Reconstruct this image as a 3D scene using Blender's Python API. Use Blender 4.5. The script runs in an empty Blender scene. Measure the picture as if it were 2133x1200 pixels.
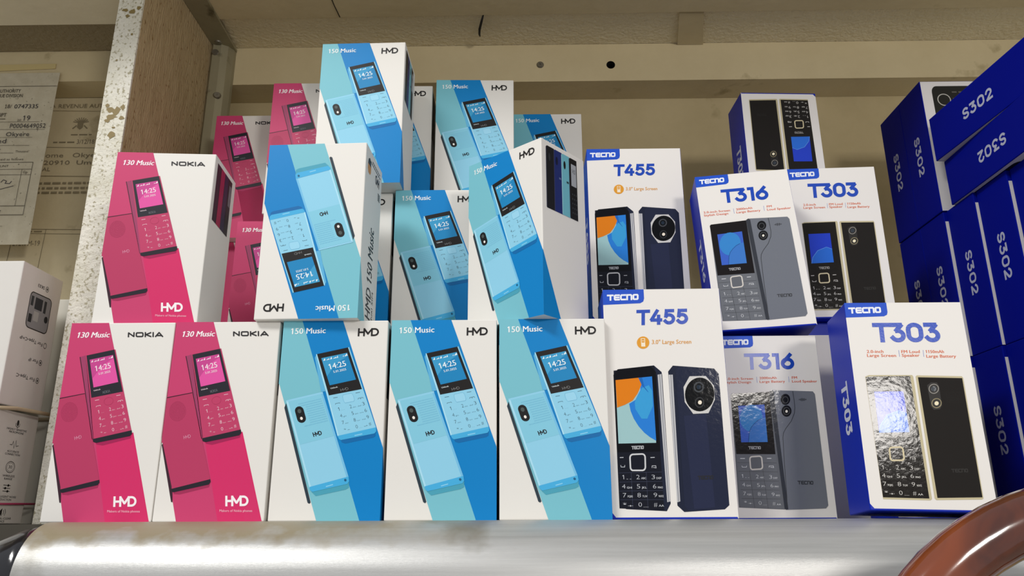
import bpy, bmesh, math, random
from mathutils import Vector, Matrix
S = bpy.context.scene
COL = S.collection
R = math.radians

# ---------------------------------------------------------------- camera, world, lights, exposure
def make_camera():
    F, P, YAW, ROLL = 1632.0, R(17.0), R(0.65), R(0.27)
    f = Vector((-math.sin(YAW) * math.cos(P), math.cos(YAW) * math.cos(P), math.sin(P)))
    r0 = Vector((math.cos(YAW), math.sin(YAW), 0)); u0 = r0.cross(f)
    r = r0 * math.cos(ROLL) - u0 * math.sin(ROLL); u = u0 * math.cos(ROLL) + r0 * math.sin(ROLL)
    cam = bpy.data.cameras.new('camera'); o = bpy.data.objects.new('camera', cam); COL.objects.link(o)
    o.matrix_world = Matrix(((r.x, u.x, -f.x, 0), (r.y, u.y, -f.y, 0), (r.z, u.z, -f.z, -0.004), (0, 0, 0, 1)))
    cam.sensor_fit = 'HORIZONTAL'; cam.sensor_width = 36.0; cam.lens = F / 2133.0 * 36.0
    cam.clip_start = 0.01; cam.clip_end = 50
    S.camera = o
make_camera()

world = bpy.data.worlds.new('world'); S.world = world; world.use_nodes = True
bg = world.node_tree.nodes['Background']
bg.inputs[0].default_value = (0.95, 0.97, 1.0, 1); bg.inputs[1].default_value = 0.42

def area(name, loc, target, sx, sy, power, col):
    l = bpy.data.lights.new(name, 'AREA'); l.shape = 'RECTANGLE'; l.size = sx; l.size_y = sy
    l.energy = power; l.color = col
    o = bpy.data.objects.new(name, l); COL.objects.link(o); o.location = loc
    d = Vector(target) - Vector(loc); o.rotation_euler = d.to_track_quat('-Z', 'Y').to_euler()
area('ceiling_tube_light', (-0.80, -0.45, 1.20), (-.05, 0.5, 0.15), 0.60, 0.26, 15.0, (1.0, 0.985, 0.96))
area('shop_lamp_light', (0.47, -0.62, 0.33), (0.15, 0.5, 0.1), 0.15, 0.12, 3.9, (1.0, 0.95, 0.89))

S.view_settings.view_transform = 'Standard'; S.view_settings.look = 'None'
S.view_settings.gamma = 1.0; S.view_settings.use_curve_mapping = False
S.view_settings.exposure = 0.12

# ---------------------------------------------------------------- helpers
def lin(h):
    c = [int(h[i:i + 2], 16) / 255 for i in (0, 2, 4)]
    return [x / 12.92 if x <= .04045 else ((x + .055) / 1.055) ** 2.4 for x in c]
_M = {}
def M(h, rough=.5, metal=0.0, spec=.5, bump=0.0, bscale=300.0, coat=0.0):
    k = (h, rough, metal, spec, bump, bscale, coat)
    if k in _M: return _M[k]
    m = bpy.data.materials.new('mat_' + h); m.use_nodes = True
    nt = m.node_tree; b = nt.nodes['Principled BSDF']
    b.inputs['Base Color'].default_value = (*lin(h), 1); b.inputs['Roughness'].default_value = rough
    b.inputs['Metallic'].default_value = metal; b.inputs['Specular IOR Level'].default_value = spec
    b.inputs['Coat Weight'].default_value = coat; b.inputs['Coat Roughness'].default_value = .05
    if bump:
        tc = nt.nodes.new('ShaderNodeTexCoord'); n = nt.nodes.new('ShaderNodeTexNoise')
        n.inputs['Scale'].default_value = bscale; n.inputs['Detail'].default_value = 3
        bp = nt.nodes.new('ShaderNodeBump'); bp.inputs['Strength'].default_value = bump
        bp.inputs['Distance'].default_value = .001
        nt.links.new(tc.outputs['Object'], n.inputs['Vector']); nt.links.new(n.outputs['Fac'], bp.inputs['Height'])
        nt.links.new(bp.outputs['Normal'], b.inputs['Normal'])
    _M[k] = m
    return m
def G(h): return M(h, .10, 0, .15, .07, 330.0)          # glossy varnished print
def PR(h): return M(h, .45, 0, .22)                      # matt laminated print
def WHITE(): return M('e6e3dd', .5, 0, .25)

def grime(name, c1, c2, scale, rough=.75, bump=.3, stretch=(1, 1, 1), c3=None, c3_at=.62, bscale=None, metal=0.0, c3soft=.03, d3=3.0):
    """two-tone worn surface with optional third-colour blotches and a bump"""
    m = bpy.data.materials.new(name); m.use_nodes = True; nt = m.node_tree; N = nt.nodes; L = nt.links
    b = N['Principled BSDF']; b.inputs['Roughness'].default_value = rough; b.inputs['Metallic'].default_value = metal
    tc = N.new('ShaderNodeTexCoord'); mp = N.new('ShaderNodeMapping'); mp.inputs['Scale'].default_value = stretch
    L.new(tc.outputs['Object'], mp.inputs['Vector'])
    n = N.new('ShaderNodeTexNoise'); n.inputs['Scale'].default_value = scale; n.inputs['Detail'].default_value = 8
    n.inputs['Roughness'].default_value = .65; L.new(mp.outputs['Vector'], n.inputs['Vector'])
    r = N.new('ShaderNodeValToRGB'); r.color_ramp.elements[0].position = .32; r.color_ramp.elements[1].position = .68
    r.color_ramp.elements[0].color = (*lin(c1), 1); r.color_ramp.elements[1].color = (*lin(c2), 1)
    L.new(n.outputs['Fac'], r.inputs['Fac']); out = r.outputs['Color']
    if c3:
        n3 = N.new('ShaderNodeTexNoise'); n3.inputs['Scale'].default_value = scale * d3; n3.inputs['Detail'].default_value = 5
        L.new(tc.outputs['Object'], n3.inputs['Vector'])
        r3 = N.new('ShaderNodeValToRGB'); r3.color_ramp.elements[0].position = c3_at; r3.color_ramp.elements[1].position = c3_at + c3soft
        r3.color_ramp.elements[0].color = (0, 0, 0, 1); r3.color_ramp.elements[1].color = (1, 1, 1, 1)
        L.new(n3.outputs['Fac'], r3.inputs['Fac'])
        mx = N.new('ShaderNodeMix'); mx.data_type = 'RGBA'; mx.inputs[7].default_value = (*lin(c3), 1)
        L.new(r3.outputs['Color'], mx.inputs[0]); L.new(out, mx.inputs[6]); out = mx.outputs[2]
    L.new(out, b.inputs['Base Color'])
    if bump:
        nb = N.new('ShaderNodeTexNoise'); nb.inputs['Scale'].default_value = bscale or scale * 4; nb.inputs['Detail'].default_value = 4
        L.new(mp.outputs['Vector'], nb.inputs['Vector'])
        bp = N.new('ShaderNodeBump'); bp.inputs['Strength'].default_value = bump; bp.inputs['Distance'].default_value = .002
        L.new(nb.outputs['Fac'], bp.inputs['Height']); L.new(bp.outputs['Normal'], b.inputs['Normal'])
    return m

def link_mesh(name, verts, faces, mats, midx=None, parent=None, smooth=False):
    me = bpy.data.meshes.new(name); me.from_pydata([tuple(v) for v in verts], [], faces)
    for m in mats: me.materials.append(m)
    if midx: me.polygons.foreach_set('material_index', midx)
    if smooth: me.polygons.foreach_set('use_smooth', [True] * len(me.polygons))
    me.update()
    o = bpy.data.objects.new(name, me); COL.objects.link(o)
    if parent: o.parent = parent
    return o
def link_bm(name, bm, mats, parent=None, smooth=False):
    bmesh.ops.recalc_face_normals(bm, faces=bm.faces)
    me = bpy.data.meshes.new(name); bm.to_mesh(me); bm.free()
    for m in (mats if isinstance(mats, list) else [mats]): me.materials.append(m)
    if smooth: me.polygons.foreach_set('use_smooth', [True] * len(me.polygons))
    o = bpy.data.objects.new(name, me); COL.objects.link(o)
    if parent: o.parent = parent
    return o
def add_box(bm, x0, x1, y0, y1, z0, z1, bevel=0.0, seg=2):
    g = bmesh.ops.create_cube(bm, size=1.0)['verts']
    for v in g: v.co = Vector(((x0 + x1) / 2 + v.co.x * (x1 - x0), (y0 + y1) / 2 + v.co.y * (y1 - y0), (z0 + z1) / 2 + v.co.z * (z1 - z0)))
    if bevel:
        es = list({e for v in g for e in v.link_edges})
        bmesh.ops.bevel(bm, geom=es, offset=bevel, segments=seg, affect='EDGES', profile=.5)
def box_obj(name, x0, x1, y0, y1, z0, z1, mat, bevel=0.0, parent=None):
    bm = bmesh.new(); add_box(bm, x0, x1, y0, y1, z0, z1, bevel); return link_bm(name, bm, mat, parent)
def tube(name, pts, rad, mat, seg=12, parent=None, closed=False, sx=1.0, up=Vector((0, 1, 0))):
    pts = [Vector(p) for p in pts]; n = len(pts); V = []; Fc = []
    for i, p in enumerate(pts):
        a = pts[(i - 1) % n] if (closed or i) else p; b = pts[(i + 1) % n] if (closed or i < n - 1) else p
        t = (b - a).normalized(); s = t.cross(up).normalized(); w = s.cross(t)
        rr = rad[i] if isinstance(rad, (list, tuple)) else rad
        for k in range(seg):
            q = 2 * math.pi * k / seg
            V.append(p + s * (math.cos(q) * rr) + w * (math.sin(q) * rr * sx))
    m = n if closed else n - 1
    for i in range(m):
        for k in range(seg):
            j = (i + 1) % n
            Fc.append((i * seg + k, i * seg + (k + 1) % seg, j * seg + (k + 1) % seg, j * seg + k))
    if not closed:
        Fc.append(tuple(range(seg - 1, -1, -1))); Fc.append(tuple((n - 1) * seg + k for k in range(seg)))
    return link_mesh(name, V, Fc, [mat], parent=parent, smooth=True)
def tag(o, label, cat, group=None):
    o['label'] = label; o['category'] = cat
    if group: o['group'] = group
    return o
def struct(o, label=None, cat=None):
    o['kind'] = 'structure'
    if label: o['label'] = label
    if cat: o['category'] = cat
    return o
def empty(name):
    o = bpy.data.objects.new(name, None); COL.objects.link(o); o.empty_display_size = .02
    return o
def copy_tree(o, parent=None):
    c = o.copy(); COL.objects.link(c)
    if parent: c.parent = parent
    for ch in list(o.children): copy_tree(ch, c)
    return c

# ---------------------------------------------------------------- lettering and print
_T = {}
def text_geo(body, bold):
    """outline of a line of text: vertices with the baseline at 0 and the capitals 1 high"""
    k = (body, bold)
    if k in _T: return _T[k]
    def ev(b):
        cu = bpy.data.curves.new('lettering', 'FONT'); cu.body = b; cu.size = 1.0; cu.offset = bold; cu.resolution_u = 2
        o = bpy.data.objects.new('lettering', cu); COL.objects.link(o)
        me = bpy.data.meshes.new_from_object(o.evaluated_get(bpy.context.evaluated_depsgraph_get()))
        vs = [(v.co.x, v.co.y) for v in me.vertices]; fs = [tuple(p.vertices) for p in me.polygons]
        bpy.data.objects.remove(o); bpy.data.curves.remove(cu); bpy.data.meshes.remove(me)
        return vs, fs
    cap = max(v[1] for v in ev('H')[0])
    vs, fs = ev(body)
    if '1' in body:                                          # give each figure one its flag
        g1 = ev('1')[0]; w1 = max(v[0] for v in g1) - min(v[0] for v in g1)
        for i, ch in enumerate(body):
            if ch != '1': continue
            xl = max(v[0] for v in ev(body[:i + 1])[0]) - w1; n = len(vs)
            vs += [(xl + w1 * .2, cap), (xl - .17 * cap, cap * .84), (xl - .17 * cap, cap * .71), (xl + w1 * .2, cap * .84)]; fs.append((n, n + 1, n + 2, n + 3))
    x0 = min(v[0] for v in vs); x1 = max(v[0] for v in vs)
    _T[k] = ([((x - x0) / (x1 - x0), y / cap) for x, y in vs], fs)
    return _T[k]

def arc(cx, cy, rx, ry, a0, a1, n=12):
    return [(cx + rx * math.cos(R(a0 + (a1 - a0) * i / n)), cy + ry * math.sin(R(a0 + (a1 - a0) * i / n))) for i in range(n + 1)]
def rr(x0, y0, x1, y1, r):
    return arc(x1 - r, y1 - r, r, r, 90, 0, 4) + arc(x1 - r, y0 + r, r, r, 0, -90, 4) + arc(x0 + r, y0 + r, r, r, -90, -180, 4) + arc(x0 + r, y1 - r, r, r, 180, 90, 4)[:-1]
GL = {   # width, list of (points, closed)
 'T': (.74, [([(0, 1), (.86, 1)], 0), ([(.43, 1), (.43, 0)], 0)]),
 '4': (.8, [([(.5, 1), (.03, .26), (.8, .26)], 0), ([(.64, .56), (.64, 0)], 0)]),
 '5': (.74, [([(.66, 1), (.16, 1), (.1, .5)] + arc(.37, .33, .37, .33, 120, -148, 16), 0)]),
 '3': (.74, [([(.02, 1), (.66, 1), (.28, .6)] + arc(.36, .31, .37, .31, 80, -150, 16), 0)]),
 '0': (.8, [(arc(.4, .68, .4, .32, 180, 0, 10) + arc(.4, .32, .4, .32, 0, -180, 10), 1)]),
 '1': (.3, [([(0, 1), (.26, 1), (.26, 0)], 0)]),
 '6': (.78, [(arc(.38, .33, .38, .33, 0, 350, 24), 1), ([(.6, 1), (.09, .46)], 0)]),
 '2': (.72, [(arc(.35, .68, .35, .32, 165, -20, 12) + [(0, 0), (.72, 0)], 0)]),
 'S': (.7, [(arc(.35, .75, .33, .25, 25, 265, 12) + arc(.35, .25, .35, .25, 85, -155, 12), 0)]),
 'N': (.95, [([(0, 0), (0, 1), (.95, 0), (.95, 1)], 0)]),
 'O': (1.15, [(rr(0, 0, 1.15, 1, .22), 1)]),
 'K': (.95, [([(0, 0), (0, 1)], 0), ([(.92, 1), (.12, .5), (.95, 0)], 0)]),
 'I': (.02, [([(0, 0), (0, 1)], 0)]),
 'A': (1.2, [([(0, 0), (.58, 1), (.62, 1), (1.2, 0)], 0), ([(.25, .24), (.95, .24)], 0)]),
 't': (1.0, [([(-.1, 1), (1.0, 1)], 0), ([(.5, 1), (.5, 0)], 0)]),
 'e': (.95, [([(.95, 1), (.14, 1), (0, .85), (0, .15), (.14, 0), (.95, 0)], 0), ([(0, .5), (.9, .5)], 0)]),
 'c': (.95, [([(.95, 1), (.14, 1), (0, .85), (0, .15), (.14, 0), (.95, 0)], 0)]),
 'n': (.95, [([(0, 0), (0, 1), (.8, 1), (.95, .85), (.95, 0)], 0)]),
 'o': (.95, [(rr(0, 0, .95, 1, .18), 1)]),
 'h': (2.67, [([(0, 0), (0, 1)], 0), ([(.1, .5), (.65, .5)], 0), ([(.745, 0), (.745, 1)], 0), ([(.78, .97), (1.28, .26), (1.78, .97)], 0), ([(1.81, 0), (1.81, 1)] + arc(2.17, .5, .5, .5, 90, -90, 16), 1)]),
}
GAP = {'tecno': .42, 'NOKIA': .42}
def stroke_geo(word, th, sx, track=None):
    """stroked lettering in cap-height units, width scaled by sx before the pen is drawn along it"""
    gap = GAP.get(word, .34) if track is None else track
    x = 0; polys = []
    for ch in word:
        w, ss = GL[ch]
        for pts, closed in ss:
            q = [(th / 2 + (x + a) * sx, th / 2 + b * (1 - th)) for a, b in pts]
            polys.append(ribbon(q, th, closed, True))
        x += w + gap
    return polys, th + (x - gap) * sx
def nat_width(word, track=None):
    gap = GAP.get(word, .34) if track is None else track
    return sum(GL[c][0] + gap for c in word) - gap
def ribbon(q, th, closed, cap=False, e0=1.0, e1=1.0):
    h = th / 2
    if cap and not closed:                                   # square pen ends; a sharp corner starts a new pen stroke
        for i in range(1, len(q) - 1):
            a = (q[i][0] - q[i - 1][0], q[i][1] - q[i - 1][1]); b = (q[i + 1][0] - q[i][0], q[i + 1][1] - q[i][1])
            c = (a[0] * b[0] + a[1] * b[1]) / (math.hypot(*a) * math.hypot(*b) or 1e-9)
            if c < .35:
                e = 1.0 if c > -.25 else .45
                return ribbon(q[:i + 1], th, False, True, e0, e) + ribbon(q[i:], th, False, True, e, e1)
        q = list(q)
        for i, j, e in ((0, 1, e0), (-1, -2, e1)):
            dx, dy = q[i][0] - q[j][0], q[i][1] - q[j][1]; l = math.hypot(dx, dy) or 1e-9
            q[i] = (q[i][0] + dx / l * h * e, q[i][1] + dy / l * h * e)
    n = len(q); L = []; Rr = []
    for i in range(n):
        a = q[(i - 1) % n] if (closed or i) else None; b = q[(i + 1) % n] if (closed or i < n - 1) else None
        def d(p, r):
            dx, dy = r[0] - p[0], r[1] - p[1]; l = math.hypot(dx, dy) or 1e-9; return dx / l, dy / l
        if a is None: t = d(q[i], b); nx, ny, k = -t[1], t[0], 1
        elif b is None: t = d(a, q[i]); nx, ny, k = -t[1], t[0], 1
        else:
            t1 = d(a, q[i]); t2 = d(q[i], b); nx, ny = -(t1[1] + t2[1]), t1[0] + t2[0]; l = math.hypot(nx, ny) or 1e-9
            nx, ny = nx / l, ny / l; k = 1 / max(.45, nx * -t1[1] + ny * t1[0])
        L.append((q[i][0] + nx * h * k, q[i][1] + ny * h * k)); Rr.append((q[i][0] - nx * h * k, q[i][1] - ny * h * k))
    return [[L[i], L[(i + 1) % n], Rr[(i + 1) % n], Rr[i]] for i in range(n if closed else n - 1)]
def clip01(pts):
    for ax, lim, sgn in ((0, 0, 1), (0, 1, -1), (1, 0, 1), (1, 1, -1)):
        out = []
        for i in range(len(pts)):
            p, q = pts[i - 1], pts[i]
            a, b = sgn * (p[ax] - lim), sgn * (q[ax] - lim)
            if (a >= 0) != (b >= 0):
                t = a / (a - b); out.append((p[0] + (q[0] - p[0]) * t, p[1] + (q[1] - p[1]) * t))
            if b >= 0: out.append(q)
        pts = out
        if not pts: return []
    return pts
class Quad:
    """maps s (left to right), t (top to bottom) onto four face points TL TR BR BL"""
    def __init__(s, p): s.p = p
    def __call__(s, a, t):
        (x0, y0), (x1, y1), (x2, y2), (x3, y3) = s.p
        return ((x0 * (1 - a) + x1 * a) * (1 - t) + (x3 * (1 - a) + x2 * a) * t, (y0 * (1 - a) + y1 * a) * (1 - t) + (y3 * (1 - a) + y2 * a) * t)
class Art:
    """flat printed shapes on one face of a box; place(u, v, layer) gives the point in the box's space"""
    def __init__(s, W, H, place, base=1):
        s.W, s.H, s.place, s.b = W, H, place, base; s.V = []; s.F = []; s.I = []; s.mats = []
    def mi(s, m):
        if m not in s.mats: s.mats.append(m)
        return s.mats.index(m)
    def poly(s, pts, m, l=0, clip=True):
        if clip: pts = clip01([tuple(p) for p in pts])
        if len(pts) < 3: return
        k = len(s.V); s.V += [s.place(u, v, s.b + l) for u, v in pts]
        s.F.append(tuple(range(k, k + len(pts)))); s.I.append(s.mi(m))
    def qpoly(s, q, st, m, l=0): s.poly([q(a, t) for a, t in st], m, l)
    def line(s, pts, th, m, l=0, closed=False):
        q = [(u * s.W, v * s.H) for u, v in pts]
        for i, p in enumerate(ribbon(q, th, closed)): s.poly([(x / s.W, y / s.H) for x, y in p], m, l + .06 * (i % 5))
    def ell(s, c, m, l=0, n=24):
        (cx, cy), (ax, ay), (bx, by) = c
        s.poly([(cx + (ax - cx) * math.cos(a) + (bx - cx) * math.sin(a), cy + (ay - cy) * math.cos(a) + (by - cy) * math.sin(a)) for a in [2 * math.pi * i / n for i in range(n)]], m, l)
    def ring(s, c, th, m, l=0, n=28):
        (cx, cy), (ax, ay), (bx, by) = c
        s.line([(cx + (ax - cx) * math.cos(a) + (bx - cx) * math.sin(a), cy + (ay - cy) * math.cos(a) + (by - cy) * math.sin(a)) for a in [2 * math.pi * i / n for i in range(n)]], th, m, l, True)
    def text(s, body, bl, br, tl, tr, m, l=0, bold=0.0, slant=0.0):
        vs, fs = text_geo(body, min(bold, 0.0))
        w = math.hypot((br[0] - bl[0]) * s.W, (br[1] - bl[1]) * s.H) / (math.hypot((tl[0] - bl[0]) * s.W, (tl[1] - bl[1]) * s.H) or 1)
        for j, dx in enumerate((0,) if bold <= 0 else (0, -bold, bold)):      # heavier print: the line struck three times
            k = len(s.V)
            for x, y in vs:
                x += slant * y + dx * 1.6 / w
                u = bl[0] + (br[0] - bl[0]) * x + (tl[0] - bl[0]) * y + (tr[0] - tl[0] - br[0] + bl[0]) * x * y
                v = bl[1] + (br[1] - bl[1]) * x + (tl[1] - bl[1]) * y + (tr[1] - tl[1] - br[1] + bl[1]) * x * y
                s.V.append(s.place(u, v, s.b + l + .2 * j))
            for f in fs: s.F.append(tuple(i + k for i in f)); s.I.append(s.mi(m))
    def qtext(s, q, body, s0, s1, t0, t1, m, l=0, bold=0.0):
        s.text(body, q(s0, t1), q(s1, t1), q(s0, t0), q(s1, t0), m, l, bold)
    def stroke(s, word, bl, br, tl, tr, th, m, l=0, track=None):
        w = math.hypot((br[0] - bl[0]) * s.W, (br[1] - bl[1]) * s.H); c = math.hypot((tl[0] - bl[0]) * s.W, (tl[1] - bl[1]) * s.H)
        sx = (w / c - th) / nat_width(word, track); polys, tw = stroke_geo(word, th, sx, track)
        for k, p in enumerate([p for g in polys for p in g]):
            s.poly([(bl[0] + (br[0] - bl[0]) * x / tw + (tl[0] - bl[0]) * y, bl[1] + (br[1] - bl[1]) * x / tw + (tl[1] - bl[1]) * y) for x, y in p], m, l + .025 * (k % 61))
    def obj(s, name, parent, extra=None):
        return link_mesh(name, s.V, s.F, s.mats, s.I, parent)
EPS = 0.00004
def faces_of(W, D, H):
    return (lambda u, v, l: (-W / 2 + u * W, -D / 2 - EPS * l, v * H),
            lambda u, v, l: (W / 2 + EPS * l, -D / 2 + u * D, v * H),
            lambda u, v, l: (-W / 2 - EPS * l, D / 2 - u * D, v * H))
def carton(root, W, D, H, mat, art_list=(), bevel=.0006):
    """the folded card box itself: bevelled body, flap creases and the large colour bands printed on it"""
    bm = bmesh.new(); add_box(bm, -W / 2, W / 2, -D / 2, D / 2, 0, H, bevel, 2)
    bmesh.ops.recalc_face_normals(bm, faces=bm.faces)
    V = [tuple(v.co) for v in bm.verts]; bm.verts.index_update()
    Fc = [tuple(v.index for v in f.verts) for f in bm.faces]; I = [0] * len(Fc); mats = [mat]; bm.free()
    for a in art_list:
        k = len(V); V += a.V; Fc += [tuple(i + k for i in f) for f in a.F]
        mm = []
        for m in a.mats:
            if m not in mats: mats.append(m)
            mm.append(mats.index(m))
        I += [mm[i] for i in a.I]
    return link_mesh('carton', V, Fc, mats, I, root)

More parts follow.
